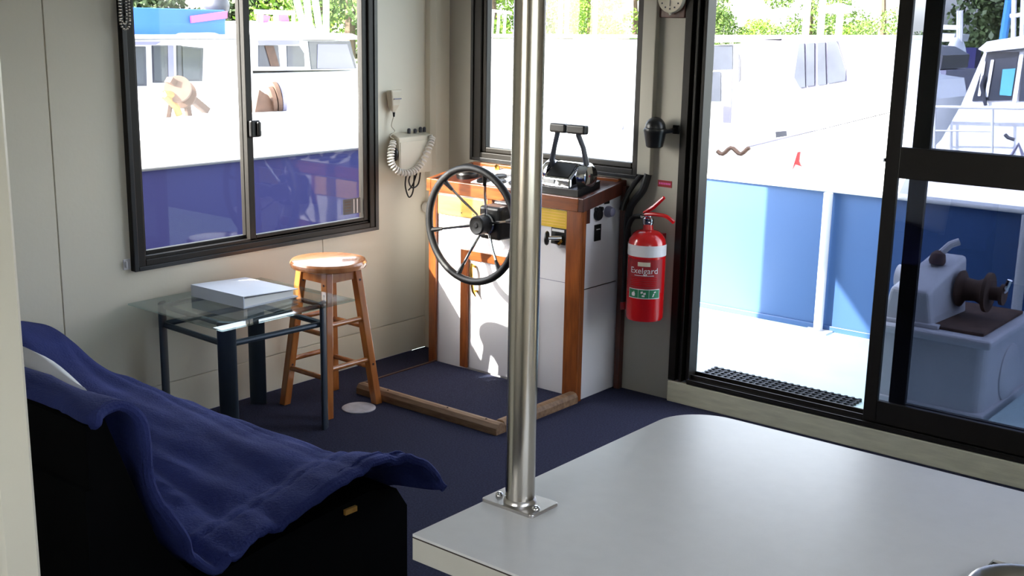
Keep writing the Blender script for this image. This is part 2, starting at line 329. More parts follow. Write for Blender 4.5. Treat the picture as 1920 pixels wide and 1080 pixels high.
MB().tube([(wx0+.40, wy0+.30, z0+.13), (wx0+.43, wy0+.28, z0+.16), (wx0+.44, wy0+.28, z0+.2)], .012, 8).build('brake_handle', 'chrome', wn, smooth=True)
MB().lathe([(.125, 0), (.125, .006), (.11, .014), (.08, .016), (0, .016)], (wx1, wy0+.33, DK+.16), (1, 0, 0)).build('hatch_cover', 'winch_white', wn, smooth=True)
hp = az(1850, 787, DK+.05); ht = MB().box(hp.x, hp.x+.7, hp.y-.55, hp.y+.48, DK, DK+.05).build('deck_hatch', 'deck', bevel=.01); tag(ht, 'pale blue deck hatch lid beside the white winch box', 'hatch')
# ================================================================== OUTSIDE: water, bank, boats, trees
struct(box(-120, 120, -60, 160, -1.3, -.9).build('water', 'water'), 'calm marina water')
struct(MB().prism([(-140, 34, -.95), (-30, 30, -.95), (60, 36, -.95), (140, 30, -.95), (140, 160, -.95), (-140, 160, -.95)], (0, 0, .7)).build('bank', 'bank'), 'far bank of the marina')
struct(MB().prism([(-120, -40, -.95), (-34, -40, -.95), (-30, 34, -.95), (-120, 40, -.95)], (0, 0, .7)).build('bank_side', 'bank'), 'left bank of the marina')
def quad(pts, d): return MB().prism(pts, d)
def X4(x, pxs, d=.02):                       # a panel on the plane x=const through four sighted corners
    return MB().prism([ax(a, b, x) for a, b in pxs], (d, 0, 0))
def Y4(y, pxs, d=-.02): return MB().prism([ay(a, b, y) for a, b in pxs], (0, d, 0))
# ---- work boat alongside the left window
wb = thing('work_boat', 'blue hulled work boat with white bulwark moored close alongside', 'boat', (-2.6, 0, -.9))
MB().prism([(-1.2, -9, -.9), (-1.2, 1.3, -.9), (-2.1, 2.8, -.9), (-4.2, 3.4, -.9), (-4.2, -9, -.9)], (0, 0, 1.70)).build('hull', 'hull_blue', wb)
MB().prism([(-1.2, -9, .80), (-1.2, 1.3, .80), (-2.1, 2.8, .80), (-4.2, 3.4, .80), (-4.2, -9, .80)], (0, 0, .14)).build('sheer_band', 'hull_white', wb)
MB().prism([(-1.17, -9, .795), (-1.17, 1.3, .795), (-1.2, 1.3, .795), (-1.2, -9, .795)], (0, 0, .008)).build('rubbing_strake', 'boat_dark', wb)
# brown capstan on the work boat's deck
c0 = ax(340, 208, -2.2)
MB().lathe([(.06, -.06), (.085, -.05), (.085, -.03), (.05, -.02), (.045, .03), (.08, .05), (.08, .07), (0, .07)], (c0.x, c0.y, .94+.14), (.5, -.6, .3)).build('mooring_capstan', 'winch_brown', wb, smooth=True)
MB().obox((c0.x, c0.y+.05, 1.06), (.0, 1, -.75), (1, 0, 0), (0, .75, 1), .16, .03, .018).build('brake_bar', 'winch_brown', wb)
for dy in (-.1, .05): MB().tube([(c0.x, c0.y+dy, .94), (c0.x, c0.y+dy*.7, 1.06)], .022, 8).build('capstan_leg', 'winch_brown', wb)
MB().tube([(c0.x+.02, c0.y-.08+.05*math.cos(t*.9), .95+.012*t+.08*abs(math.sin(t*.45))) for t in range(9)], .022, 8).build('mooring_rope', 'rope', wb, smooth=True)
for k, (dy, rr) in enumerate(((0, .085), (.05, .10), (.10, .105))):
    c1 = ax(505+k*8, 208, -2.2); MB().lathe([(rr-.06, 0), (rr, .005), (rr, .03), (rr-.06, .035)], (c1.x, c1.y, .94+rr-.02), (.45, 1, .15), n=24).build('hose_reel_disc', 'winch_brown' if k != 2 else 'boat_trim', wb, smooth=True)
c1 = ax(482, 190, -2.2); MB().prism([(c1.x, c1.y-.06, .94), (c1.x, c1.y+.12, .94), (c1.x, c1.y+.05, 1.04), (c1.x, c1.y-.02, 1.08)], (.05, 0, 0)).build('reel_stand', 'winch_brown', wb)
# ---- cabin boat with blue canopy behind it
XA = -6.0
cb = thing('canopy_boat', 'white cabin boat with blue canopy beyond the work boat', 'boat', (-7, 2.4, -.9))
p0 = ax(150, 72, XA); p1 = ax(474, 72, XA)
box(XA-2.2, XA, p0.y, p1.y, .2, p1.z).build('cabin', 'hull_white', cb, bevel=.03)
MB().prism([(XA+.35, p0.y-1, -.9), (XA+.35, p1.y+.6, -.9), (XA-1, p1.y+2.4, -.9), (XA-2.4, p1.y+.6, -.9), (XA-2.4, p0.y-1, -.9)], (0, 0, 1.45)).build('hull', 'hull_white', cb)
MB().box(XA-2.3, XA+.12, p0.y, p1.y+.1, p1.z, p1.z+.035).build('roof', 'hull_white', cb, bevel=.012)
X4(XA+.13, [(243, 78), (300, 78), (290, 84), (243, 84)], .02).build('roof_gutter', 'boat_trim', cb)
for pts in ([(247, 87), (270, 87), (272, 161), (248, 161)], [(284, 85), (310, 85), (311, 155), (286, 155)], [(338, 86), (378, 90), (376, 152), (340, 152)]):
    o = X4(XA, pts, .03).build('window', 'boat_dark', cb); q = [(a+(3 if i in (0, 3) else -3), b+(3 if i < 2 else -3)) for i, (a, b) in enumerate(pts)]
    X4(XA+.03, q, .01).build('window_glass', 'boat_window', o)
X4(XA, [(311, 85), (322, 85), (323, 155), (313, 155)], .03).build('door_panel', 'boat_trim', cb)
X4(XA, [(330, 85), (337, 85), (338, 152), (331, 155)], .03).build('door_panel', 'boat_dark', cb)
cp = [ax(a, b, XA-.2) for a, b in ((190, 12), (424, 19), (424, 68), (190, 71))]
MB().prism(cp, (-1.6, 0, 0)).build('canopy', 'canopy_blue', cb, bevel=.02)
X4(XA-.19, [(356, 30), (424, 21), (424, 34), (357, 43)], .02).build('canopy_patch', 'canopy_pink', cb)
X4(XA-.05, [(326, 66), (335, 62), (390, 61), (405, 66), (405, 72), (326, 72)], .1).build('roof_hatch', 'hull_white', cb)
pr = ax(406, 10, XA-.8); MB().ell((pr.x, pr.y, pr.z), .15, .13, .13).build('radar_dome', 'boat_dark', cb, smooth=True)
# ---- white motor launch further off in the right-hand pane
XB = -10
lb = thing('motor_launch', 'white motor launch with raked windscreen seen through left window', 'boat', (XB-1, 7, -.9))
q0 = ax(440, 132, XB); q1 = ax(672, 132, XB)
MB().prism([(XB+.3, q0.y-2, -.9), (XB+.3, q1.y+.9, -.9), (XB-1, q1.y+3.2, -.9), (XB-2.4, q1.y+.9, -.9), (XB-2.4, q0.y-2, -.9)], (0, 0, .9+q1.z)).build('hull', 'hull_white', lb)
MB().prism([ax(a, b, XB) for a, b in ((440, 72), (576, 76), (655, 76), (671, 131), (440, 133))], (-2, 0, 0)).build('cabin', 'hull_white', lb)
MB().prism([ax(a, b, XB+.1) for a, b in ((430, 67), (660, 63), (674, 69), (672, 74), (430, 76))], (-2.2, 0, 0)).build('roof', 'hull_white', lb)
MB().prism([ax(a, b, XB+.05) for a, b in ((478, 45), (585, 42), (597, 64), (476, 66))], (-1.6, 0, 0)).build('flybridge', 'hull_white', lb)
for pts in ([(484, 85), (520, 85), (524, 125), (484, 125)], [(537, 86), (560, 86), (569, 100), (570, 125), (538, 125)], [(577, 77), (655, 77), (667, 128), (583, 130)]):
    X4(XB, pts, .02).build('window', 'boat_window', lb)
X4(XB+.02, [(496, 86), (512, 86), (523, 124), (507, 124)], .015).build('window_post', 'winch_brown', lb)
X4(XB+.02, [(595, 83), (650, 83), (664, 128), (594, 128)], .012).build('windscreen_pane', 'boat_trim', lb)
X4(XB+.1, [(484, 76), (560, 76), (560, 84), (484, 84)], .02).build('painted_eave_shade', 'boat_trim', lb)  # shade below the roof edge, put in as a darker coloured strip
X4(XB+.3, [(535, 198), (563, 196), (563, 198), (535, 200)], .02).build('rub_rail', 'boat_dark', lb)
X4(XB+.3, [(622, 192), (676, 189), (676, 191), (622, 194)], .02).build('rub_rail', 'boat_dark', lb)
def on_hull(x, y, z):
    c = ax(650, 207, XB+.32); return (c.x+z, c.y+x, c.z+y)
text('registration', '17 AA1', .15, 'letter_blue', lb, on_hull)
for a, b in (((556, 0), (568, 45)), ((575, 0), (580, 45)), ((590, -8), (600, 62))): MB().tube([ax(*a, XB-.3), ax(*b, XB-.3)], .05, 8).build('arch_leg', 'hull_white', lb)
for yy in (22, 26): MB().tube([ax(478, yy-2, XB-.2), ax(552, yy, XB-.2)], .02, 6).build('rail', 'hull_white', lb)
for xx in (490, 516, 550): MB().tube([ax(xx, 22, XB-.2), ax(xx, 46, XB-.2)], .025, 6).build('rail_post', 'hull_white', lb)
for k, pts in enumerate(([(480, 26), (505, 30), (500, 42), (480, 43)], [(518, 25), (535, 24), (540, 40), (518, 40)])): X4(XB-.4, pts, .05).build('life_jacket', 'canopy_pink', lb, bevel=.02)
MB().tube([ax(612, 64, XB-.8), ax(611, -40, XB-.8)], .05, 8).build('mast', 'hull_white', lb)
# ---- big white cruiser across the front window and doorway
YC = 11.0
cr = thing('white_cruiser', 'large white motor cruiser filling the view through the open doorway', 'boat', (-2.5, YC+1.5, -.9))
def Yp(y, pts, d): return MB().prism([ay(a, b, y) for a, b in pts], (0, d, 0))
Yp(YC, [(1318, 86), (1480, 76), (1590, 73), (1612, 150), (1660, 158), (1668, 210), (1400, 276), (1318, 290)], 3.0).build('cabin', 'hull_white', cr)
hl = [ay(a, b, YC-.15) for a, b in ((1000, 250), (1400, 277), (1668, 212), (1720, 190), (1700, 330), (1660, 420), (1000, 420))]
MB().prism(hl, (0, 3.3, 0)).build('hull', 'hull_white', cr)
Yp(YC-.05, [(1310, 66), (1470, 66), (1600, 66), (1590, 75), (1310, 80)], 3.0).build('roof', 'hull_white', cr)
Yp(YC-.2, [(1318, 70), (1466, 71), (1466, 76), (1318, 73)], .1).build('awning_edge', 'boat_trim', cr)
ae = Yp(YC-.2, [(1388, 76), (1466, 73), (1464, 83), (1390, 83)], .06).build('awning_bracket', 'boat_trim', cr)
for k in range(5):
    p = ay(1406+k*12, 78, YC-.21); MB().lathe([(.012, 0), (.012, .015)], p, (0, 1, 0), n=8).build('rivet', 'hull_white', ae)
wi = Yp(YC-.02, [(1497, 80), (1572, 75), (1588, 130), (1590, 152), (1500, 167), (1488, 145)], -.02).build('side_window', 'boat_trim', cr)
for pts in ([(1499, 82), (1509, 81), (1511, 163), (1501, 165), (1490, 145)], [(1513, 81), (1528, 80), (1528, 160), (1513, 162)], [(1534, 80), (1548, 79), (1550, 158), (1534, 160)], [(1552, 78), (1570, 77), (1586, 130), (1586, 151), (1553, 157)]):
    Yp(YC-.05, pts, -.02).build('window_glass', 'boat_window', wi)
Yp(YC-.02, [(1326, 86), (1374, 84), (1374, 130), (1326, 131)], -.02).build('aft_window', 'boat_window', cr)
Yp(YC-.02, [(1330, 135), (1352, 134), (1352, 190), (1330, 190)], -.02).build('aft_window', 'boat_window', cr)
Yp(YC-.02, [(1357, 134), (1374, 133), (1370, 230), (1357, 230)], -.02).build('cabin_door', 'boat_trim', cr)
Yp(YC-.02, [(1386, 100), (1389, 110), (1389, 150), (1386, 155)], -.02).build('grab_rail', 'boat_dark', cr)
Yp(YC-.15, [(1455, 247), (1475, 245), (1476, 255), (1456, 258)], -.02).build('air_vent', 'boat_dark', cr)
p = ay(1601, 183, YC-.02); MB().lathe([(.055, 0), (.05, .02), (0, .02)], p, (0, -1, 0), n=20).build('porthole', 'boat_trim', cr)
MB().tube([ay(1345+60*k/12, 283+6*math.sin(k*.9), YC-.3) for k in range(13)], .03, 6).build('mooring_line', 'winch_brown', cr)
Yp(YC-.15, [(1400, 275), (1660, 210), (1660, 212), (1400, 277)], -.015).build('rub_rail', 'boat_trim', cr)
Yp(YC-.5, [(1487, 318), (1497, 285), (1502, 284), (1500, 302), (1504, 312), (1499, 310), (1493, 308)], -.03).build('red_strap', 'red_paint', cr)
for px, py0, h in ((1510, 66, 120), (1538, 66, 120), (1572, 66, 55)):
    a = ay(px, py0, YC+1); MB().tube([a, (a.x, a.y, a.z+h*.006)], .05, 8).build('mast', 'hull_white', cr)
p = ay(1572, 20, YC+1); MB().lathe([(.0, -.05), (.18, -.03), (.18, .06), (.05, .1), (0, .1)], p).build('radar_dome', 'hull_white', cr, smooth=True)
# ---- white ketch behind the front window
YK = 8.0
kb = thing('flat_roof_boat', 'white boat with long flat roof behind the front window', 'boat', (-5, YK+1, -.9))
Yp(YK, [(919, 72), (1175, 74), (1175, 420), (919, 420)], 1.4).build('cabin', 'hull_white', kb)
Yp(YK-.1, [(914, 64), (1180, 66), (1180, 71), (914, 70)], 1.5).build('roof', 'hull_white', kb)
for pts in ([(1077, 69), (1126, 67), (1126, 72), (1077, 74)], [(1139, 69), (1160, 68), (1160, 71), (1139, 73)], [(1030, 66), (1075, 65), (1075, 66), (1030, 67)]): Yp(YK-.12, pts, -.02).build('roof_vent', 'boat_trim', kb)
for pts in ([(928, 174), (946, 174), (946, 177), (928, 177)], [(1017, 176), (1026, 176), (1026, 178), (1017, 178)], [(1034, 176), (1064, 174), (1064, 176), (1034, 178)], [(1157, 233), (1170, 234), (1168, 243), (1157, 242)]): Yp(YK-.02, pts, -.02).build('fitting', 'boat_trim', kb)
for pts in ([(1051, 102), (1061, 98), (1060, 122), (1052, 123)], [(1069, 110), (1071, 108), (1071, 118), (1069, 118)]): Yp(YK-.02, pts, -.01).build('small_port', 'post_grey', kb)
Yp(YK-.02, [(1040, 143), (1067, 141), (1067, 153), (1040, 152)], -.01).build('name_board', 'post_grey', kb)
for px in (1050, 1062, 1115): a = ay(px, 66, YK+1); MB().tube([a, (a.x, a.y, a.z+2.2)], .03, 8).build('mast', 'hull_white', kb)
MB().tube([ay(922, 20, YK+.5), ay(958, 24, YK+.5)], .02, 6).build('rail', 'hull_white', kb)
for px in (925, 936, 948): MB().tube([ay(px, 20, YK+.5), ay(px-3, 66, YK+.5)], .018, 6).build('rail_post', 'hull_white', kb)
# ---- cruiser bow to the right, behind the tinted glass
YE = 9.5
eb = thing('cabin_cruiser', 'white cabin cruiser with windscreen and bow rail behind tinted door glass', 'boat', (2.5, YE, -.9))
def Ye(pts, d0=0, dd=2.5): return MB().prism([ay(a, b, YE+d0) for a, b in pts], (0, dd, 0))
Ye([(1852, 82), (1990, 60), (1990, 200), (1800, 202)], 0).build('cabin', 'hull_white', eb)
Ye([(1834, 92), (1850, 78), (1990, 55), (1990, 82), (1846, 98)], -.15).build('roof', 'hull_white', eb)
Ye([(1735, 292), (1765, 262), (1800, 200), (1990, 196), (1990, 420), (1735, 420)], -.2).build('hull', 'hull_white', eb)
wsx = Ye([(1851, 98), (1910, 97), (1896, 188), (1822, 190)], -.03, .02).build('windscreen', 'boat_window', eb)
Ye([(1912, 97), (1920, 97), (1906, 190), (1898, 190)], -.05, .02).build('windscreen_post', 'hull_white', eb)
Ye([(1922, 97), (1990, 94), (1990, 185), (1910, 190)], -.03, .02).build('windscreen', 'boat_window', eb)
Ye([(1880, 130), (1904, 128), (1896, 180), (1874, 178)], -.05, .01).build('towel', 'towel_blue', wsx)
Ye([(1843, 115), (1848, 115), (1838, 180), (1833, 180)], -.05, .01).build('curtain_edge', 'hull_white', wsx)
Ye([(1858, 112), (1864, 112), (1852, 182), (1846, 182)], -.05, .01).build('curtain_edge', 'hull_white', wsx)
MB().tube([ay(1848, 198, YE-.08), ay(1840, 160, YE-.08), ay(1846, 142, YE-.08)], .02, 6).build('wiper', 'boat_dark', eb)
MB().tube([ay(1738, 200, YE-.5), ay(1800, 201, YE-.5), ay(1990, 204, YE-.5)], .018, 8).build('bow_rail', 'post_grey', eb)
MB().tube([ay(1738, 245, YE-.5), ay(1860, 246, YE-.5)], .01, 8).build('guard_wire', 'post_grey', eb)
for px in (1742, 1753, 1861): MB().tube([ay(px, 201, YE-.5), ay(px-1, 292, YE-.5)], .016, 8).build('rail_post', 'post_grey', eb)
MB().tube([ay(1902, 262, YE-.6), ay(1890, 258, YE-.6), ay(1884, 252, YE-.6)], .02, 6).build('cleat', 'boat_dark', eb)
MB().tube([ay(1896, 292, YE-.6), ay(1910, 270, YE-.6), ay(1918, 292, YE-.6)], .02, 6).build('anchor_chain', 'boat_trim', eb)
for px, px2 in ((1900, 1896), (1916, 1914)): MB().tube([ay(px, 70, YE+1), ay(px2+6, -30, YE+1)], .03, 8).build('mast', 'post_grey', eb)
MB().tube([ay(1894, 30, YE+1), ay(1990, 20, YE+1)], .025, 8).build('spreader', 'hull_white', eb)
bp_ = MB().tube([ay(1880, 80, YE+1.2), ay(1897, -30, YE+1.2)], .05, 8).build('stay_sail', 'blue_pole', eb)
# ---- distant moored craft behind
YF = 20
gb = thing('grey_dinghy', 'grey open boat with dark cover moored in the distance', 'boat', (-5.5, YF, -.9))
def Yf(pts, d0, dd): return MB().prism([ay(a, b, YF+d0) for a, b in pts], (0, dd, 0))
Yf([(1715, 132), (1774, 132), (1764, 290), (1715, 290)], 0, 2).build('hull', 'boat_trim', gb)
Yf([(1715, 85), (1740, 88), (1768, 104), (1764, 130), (1715, 130)], .2, 1.6).build('cover', 'boat_dark', gb)
yb = thing('shrouded_yacht', 'white yacht stern under pale cover, beyond the bow rail', 'boat', (-4, YF+3, -.9))
def Yg(pts, d0, dd): return MB().prism([ay(a, b, YF+3+d0) for a, b in pts], (0, dd, 0))
MB().ell(ay(1790, 120, YF+3), .2, .5, .6).build('hull_cover', 'hull_white', yb, smooth=True)
MB().box(ay(1790, 120, YF+3).x-.5, ay(1790, 120, YF+3).x+.5, YF+2.4, YF+4, -.95, .25).build('hull', 'boat_dark', yb)
Yg([(1742, 62), (1790, 64), (1786, 78), (1742, 78)], 0, 1).build('cabin', 'hull_white', yb)
MB().tube([ay(1742, 50, YF+3), ay(1800, 52, YF+3)], .06, 6).build('boom', 'hull_white', yb)
for px in (1797, 1801): MB().tube([ay(px, 90, YF+3), ay(px+1, 20, YF+3)], .05, 6).build('mast', 'post_grey', yb)
jt = thing('jetty', 'weathered grey timber jetty with posts across the water', 'jetty', (-3, 26, -.9))
a = ay(1780, 150, 26); MB().box(a.x-4, a.x+14, 26, 28, -.1, .25).build('walkway', 'timber_grey', jt)
for k in range(8): MB().cyl((a.x-3+k*2, 25.9, -.95), (a.x-3+k*2, 25.9, 1.1), .14, n=8).build('pile', 'timber_grey', jt)
b_ = ay(1812, 110, 26); MB().box(b_.x-.12, b_.x+.15, 26.2, 26.6, .25, 1.0).build('service_box', 'hull_blue', jt)
# ---- trees on the bank
def tree(x, y, h, wd, m, label, nl=7000, base=-.3):
    t = thing('tree', label, 'tree', (x, y, base), 'trees on the far bank')
    MB().tube([(x, y, base), (x+.1*h*.1, y, base+h*.35), (x-.02*h, y, base+h*.75)], [h*.035, h*.026, h*.01], 8).build('trunk', 'bark', t)
    rng = np.random.default_rng(int(abs(x*31+y*7))+3); blobs = []
    for k in range(13):
        u_, v_ = rng.random(2); ang = 6.283*u_; rr = wd*.36*math.sqrt(v_); hz = rng.uniform(.04, .88)
        blobs.append((x+rr*math.cos(ang)*(1.15-.5*hz), y+rr*math.sin(ang)*(1.15-.5*hz), base+h*hz, wd*rng.uniform(.16, .26)))
    mb = MB(); s_ = wd*(.028 if m == 'leaf_dark' else .017)
    for k in range(nl):
        bx_, by_, bz_, br = blobs[int(rng.integers(13))]; d = rng.normal(size=3); d /= np.linalg.norm(d); rad = br*rng.uniform(.6, 1.08)
        c = Vector((bx_+d[0]*rad, by_+d[1]*rad, bz_+d[2]*rad*.85)); e = Vector(rng.normal(size=3)).normalized(); e2 = e.cross(Vector(rng.normal(size=3))).normalized(); ss = s_*rng.uniform(.6, 1.3)
        mb.add([c-e*ss, c+e2*ss*.6, c+e*ss, c-e2*ss*.6], [(0, 1, 2, 3)])
    o = mb.build('foliage', m, t); o['kind'] = 'stuff'; return t
TREES = []
for px, y, h, wd, m, lb_ in ((600, 34, 7, 7, 'leaf_light', 'yellow green tree beside the launch mast in the left window'), (655, 30, 7, 7, 'leaf_mid', 'green tree at the right edge of the left window'),
                             (500, 40, 4, 8, 'leaf_dark', 'dark tree behind the launch rail in the left window'), (255, 44, 3.2, 8, 'leaf_dark', 'dark tree just above the blue canopy at far left'),
                             (925, 36, 5, 6, 'leaf_light', 'pale green tree at the left side of the front window'), (1045, 49, 5, 6, 'leaf_mid', 'green tree above the flat roofed boat, beside the steel pole'),
                             (1105, 33, 4, 3.4, 'leaf_light', 'small light green tree in the middle of the front window'), (1190, 44, 5, 5, 'leaf_light', 'light green tree at the right side of the front window'),
                             (1345, 40, 3.2, 3.2, 'leaf_mid', 'small green tree above the awning in the doorway view'), (1432, 46, 2.0, 3.2, 'leaf_light', 'low pale bush above the cruiser roof'),
                             (1515, 38, 5.5, 4, 'leaf_mid', 'green tree between the cruiser masts'), (1605, 50, 1.7, 4.0, 'leaf_light', 'yellow green bushy tree right of the cruiser masts'), (1652, 33, 5, 2.6, 'leaf_mid', 'narrow green tree against the door stile'),
                             (1748, 58, 1.0, 3, 'leaf_dark', 'low dark tree on the skyline left of the tinted glass'), (1802, 53, 1.5, 3.0, 'leaf_dark', 'rounded dark tree above the distant moored boats'),
                             (1852, 46, 1.9, 3.0, 'leaf_dark', 'sloping dark tree left of the cabin cruiser roof'), (1930, 40, 6, 5, 'leaf_dark', 'tallest dark tree at the right edge of the tinted glass')):
    p = ay(px, 50, y); TREES.append((p.x, y, h, wd, m, lb_))
for a in TREES: tree(*a)

# ================================================================== INTERIOR THINGS
# ---- countertop, cabinet, sink, steel pole
CT = .85
ct = thing('countertop', 'pale grey laminate countertop with rounded corner in the foreground', 'countertop', (3.4, -2.6, CT-.04))
cx0, cx1, cy0, cy1 = 2.695, 4.55, -2.988, -2.258
def outline(x1):
    rc = .095; pts = [(cx0, cy0), (x1, cy0), (x1, cy1)]
    pts += [(cx0+rc+rc*math.cos(t), cy1-rc+rc*math.sin(t)) for t in [math.pi/2+k*math.pi/20 for k in range(11)]]
    return pts
sx0, sx1, sy0, sy1 = 3.335, 3.80, -2.93, -2.53
def slab(z0, z1):
    m = MB().prism([(x, y, z0) for x, y in outline(sx0)], (0, 0, z1-z0))
    return m.box(sx0, sx1, cy0, sy0, z0, z1).box(sx0, sx1, sy1, cy1, z0, z1).box(sx1, cx1, cy0, cy1, z0, z1)
slab(CT-.004, CT).build('top_sheet', 'laminate', ct)
slab(CT-.0062, CT-.004).build('glue_line', 'dark_line', ct)
slab(CT-.0385, CT-.0062).build('edge_band', 'laminate_edge', ct)
kc = thing('base_cabinet', 'white base cabinet under the pale countertop', 'cabinet', (3.5, -2.6, 0))
MB().box(2.76, 4.5, -2.955, -2.30, .08, .64).box(2.76, sx0-.01, -2.955, -2.30, .64, CT-.0385).box(sx1+.01, 4.5, -2.955, -2.30, .64, CT-.0385).box(sx0-.01, sx1+.01, -2.955, sy0-.01, .64, CT-.0385).box(sx0-.01, sx1+.01, sy1+.01, -2.30, .64, CT-.0385).build('body', 'off_white', kc)
box(2.79, 4.5, -2.93, -2.33, 0, .08).build('toe_kick', 'black', kc)
for k in range(3):
    o = box(2.775+k*.575, 3.335+k*.575, -2.972, -2.955, .1, .79).build('door', 'off_white', kc, bevel=.003); MB().tube([(3.29+k*.575, -2.974, .66), (3.29+k*.575, -2.995, .67), (3.29+k*.575, -2.995, .75), (3.29+k*.575, -2.974, .76)], .005, 8).build('handle', 'chrome', o, smooth=True)
sk = thing('sink', 'drop-in sink rim at the lower right corner of the countertop', 'sink', (3.56, -2.73, CT))
def rrect(x0, x1, y0, y1, rr, z, n=7):
    out = []
    for cx_, cy_, a0 in ((x1-rr, y1-rr, 0), (x0+rr, y1-rr, 1), (x0+rr, y0+rr, 2), (x1-rr, y0+rr, 3)):
        out += [(cx_+rr*math.cos(math.pi/2*(a0+k/n)), cy_+rr*math.sin(math.pi/2*(a0+k/n)), z) for k in range(n+1)]
    return out
rings = [rrect(sx0-.008+d, sx1+.008-d, sy0-.008+d, sy1+.008-d, .075, z) for d, z in ((0, CT), (.002, CT+.005), (.007, CT+.007), (.016, CT+.005), (.022, CT-.002), (.028, CT-.03), (.05, CT-.17), (.07, CT-.18))]
mb = MB(); n_ = len(rings[0])
for q in rings: mb.v += q
for i in range(len(rings)-1): mb.f += [(i*n_+k, i*n_+(k+1) % n_, (i+1)*n_+(k+1) % n_, (i+1)*n_+k) for k in range(n_)]
mb.f.append(tuple(range((len(rings)-1)*n_, len(rings)*n_))); mb.build('basin', 'steel', sk, smooth=True)
MB().lathe([(.035, 0), (.035, .003), (.02, .004), (0, .002)], ((sx0+sx1)/2, (sy0+sy1)/2, CT-.18)).build('drain', 'chrome', sk, smooth=True)
PX, PY = 2.7405, -2.808
po = thing('support_pole', 'vertical stainless steel support pole bolted to the countertop', 'pole', (PX, PY, CT))
MB().cyl((PX, PY, CT+.004), (PX, PY, CZ), .0218, n=40).build('tube', 'steel', po, smooth=True)
MB().prism(rrect(PX-.0485, PX+.0485, PY-.032, PY+.032, .006, CT, 4), (0, 0, .005)).build('base_plate', 'plate_steel', po, bevel=.001)
MB().lathe([(.0245, 0), (.0235, .004), (.0218, .006)], (PX, PY, CT+.005), n=40).build('weld_ring', 'plate_steel', po, smooth=True)
for dx, dy in ((-.036, -.004), (.036, -.008)): MB().lathe([(.006, 0), (.0055, .002), (.0035, .0038), (0, .0042)], (PX+dx, PY+dy, CT+.005), n=16).build('screw', 'chrome', po, smooth=True)
# ---- console
cs = thing('helm_console', 'white and timber boat helm console below the front window', 'console', (.62, -.14, 0))
YF0 = -.285
body = MB().prism([(.215, YF0, 0), (.215, -.004, 0), (.215, -.004, .845), (.215, YF0, .80)], (.815, 0, 0)); body.build('body', 'console_white', cs)
box(.208, .25, YF0-.014, YF0, 0, .80).build('front_post', 'teak', cs, bevel=.002)
MB().box(.966, 1.04, YF0-.014, YF0, 0, .80).build('front_post', 'teak', cs, bevel=.002)
MB().box(1.03, 1.04, YF0, YF0+.02, 0, .795).build('corner_strip', 'teak', cs)
box(1.03, 1.036, YF0+.02, -.03, .47, .472).build('panel_joint', 'dark_line', cs)
box(.25, .966, YF0-.001, YF0, .492, .494).build('panel_joint', 'boat_trim', cs)
def slope(y): return (y+.30)*.16
def rail(x0, x1, nm, m='teak_h'):
    return MB().add([(x0, -.305, .795), (x1, -.305, .795), (x1, -.002, .843), (x0, -.002, .843), (x0, -.305, .85), (x1, -.305, .85), (x1, -.002, .898), (x0, -.002, .898)],
                    [(0, 3, 2, 1), (4, 5, 6, 7), (0, 1, 5, 4), (1, 2, 6, 5), (2, 3, 7, 6), (3, 0, 4, 7)]).build(nm, m, cs, bevel=.003)
rail(.198, .225, 'rim_side'); rail(1.025, 1.052, 'rim_side', 'mahogany')
MB().box(.225, 1.025, -.305, -.282, .795, .85).build('rim_front', 'teak_h', cs, bevel=.003)
MB().box(.225, 1.025, -.025, -.002, .845, .902).build('rim_back', 'teak_h', cs, bevel=.003)
MB().add([(.225, -.282, .835), (1.025, -.282, .835), (1.025, -.025, .878), (.225, -.025, .878), (.225, -.282, .845), (1.025, -.282, .845), (1.025, -.025, .888), (.225, -.025, .888)],
         [(0, 3, 2, 1), (4, 5, 6, 7), (0, 1, 5, 4), (1, 2, 6, 5), (2, 3, 7, 6), (3, 0, 4, 7)]).build('dash_top', 'mahogany', cs)
def dz(y): return .845+(y+.282)*.167
def dash_plate(x0, x1, y0, y1, h, nm, m, par=None):
    return MB().add([(x0, y0, dz(y0)), (x1, y0, dz(y0)), (x1, y1, dz(y1)), (x0, y1, dz(y1)), (x0, y0, dz(y0)+h), (x1, y0, dz(y0)+h), (x1, y1, dz(y1)+h), (x0, y1, dz(y1)+h)],
                    [(0, 3, 2, 1), (4, 5, 6, 7), (0, 1, 5, 4), (1, 2, 6, 5), (2, 3, 7, 6), (3, 0, 4, 7)]).build(nm, m, par or cs, bevel=.001)
ip = dash_plate(.42, .78, -.262, -.12, .004, 'instrument_panel', 'white_gloss')
dash_plate(.30, .62, -.10, -.035, .003, 'chart_card', 'label_white')
NA = Vector((0, -.167, 1)).normalized()
for k, (x, y) in enumerate(((.47, -.235), (.55, -.225), (.63, -.215), (.71, -.23), (.50, -.16), (.60, -.155), (.70, -.16))):
    gg = MB().lathe([(.03, 0), (.03, .008), (.026, .011), (.024, .009), (0, .009)], (x, y, dz(y)+.004), NA, n=20).build('gauge', 'black', ip, smooth=True)
for x in (.74, .765): dash_plate(x-.01, x+.012, -.272, -.2, .012, 'switch', 'white_gloss')
cpz = MB().lathe([(.05, 0), (.052, .02), (.046, .03), (.042, .032), (.036, .045), (.02, .055), (0, .058)], (.34, -.19, dz(-.19)), NA, n=24).build('compass', 'black', cs, smooth=True)
MB().lathe([(.047, .028), (.049, .031), (.044, .034)], (.34, -.19, dz(-.19)), NA, n=24).build('bezel', 'chrome', cpz, smooth=True)
MB().lathe([(.012, 0), (.012, .02), (.004, .026), (0, .026)], (.40, -.06, dz(-.06)), NA, n=14).build('knob', 'brass', cs, smooth=True)
o = box(.262, .545, YF0-.012, YF0, .700, .786).build('drawer_front', 'pine', cs, bevel=.002)
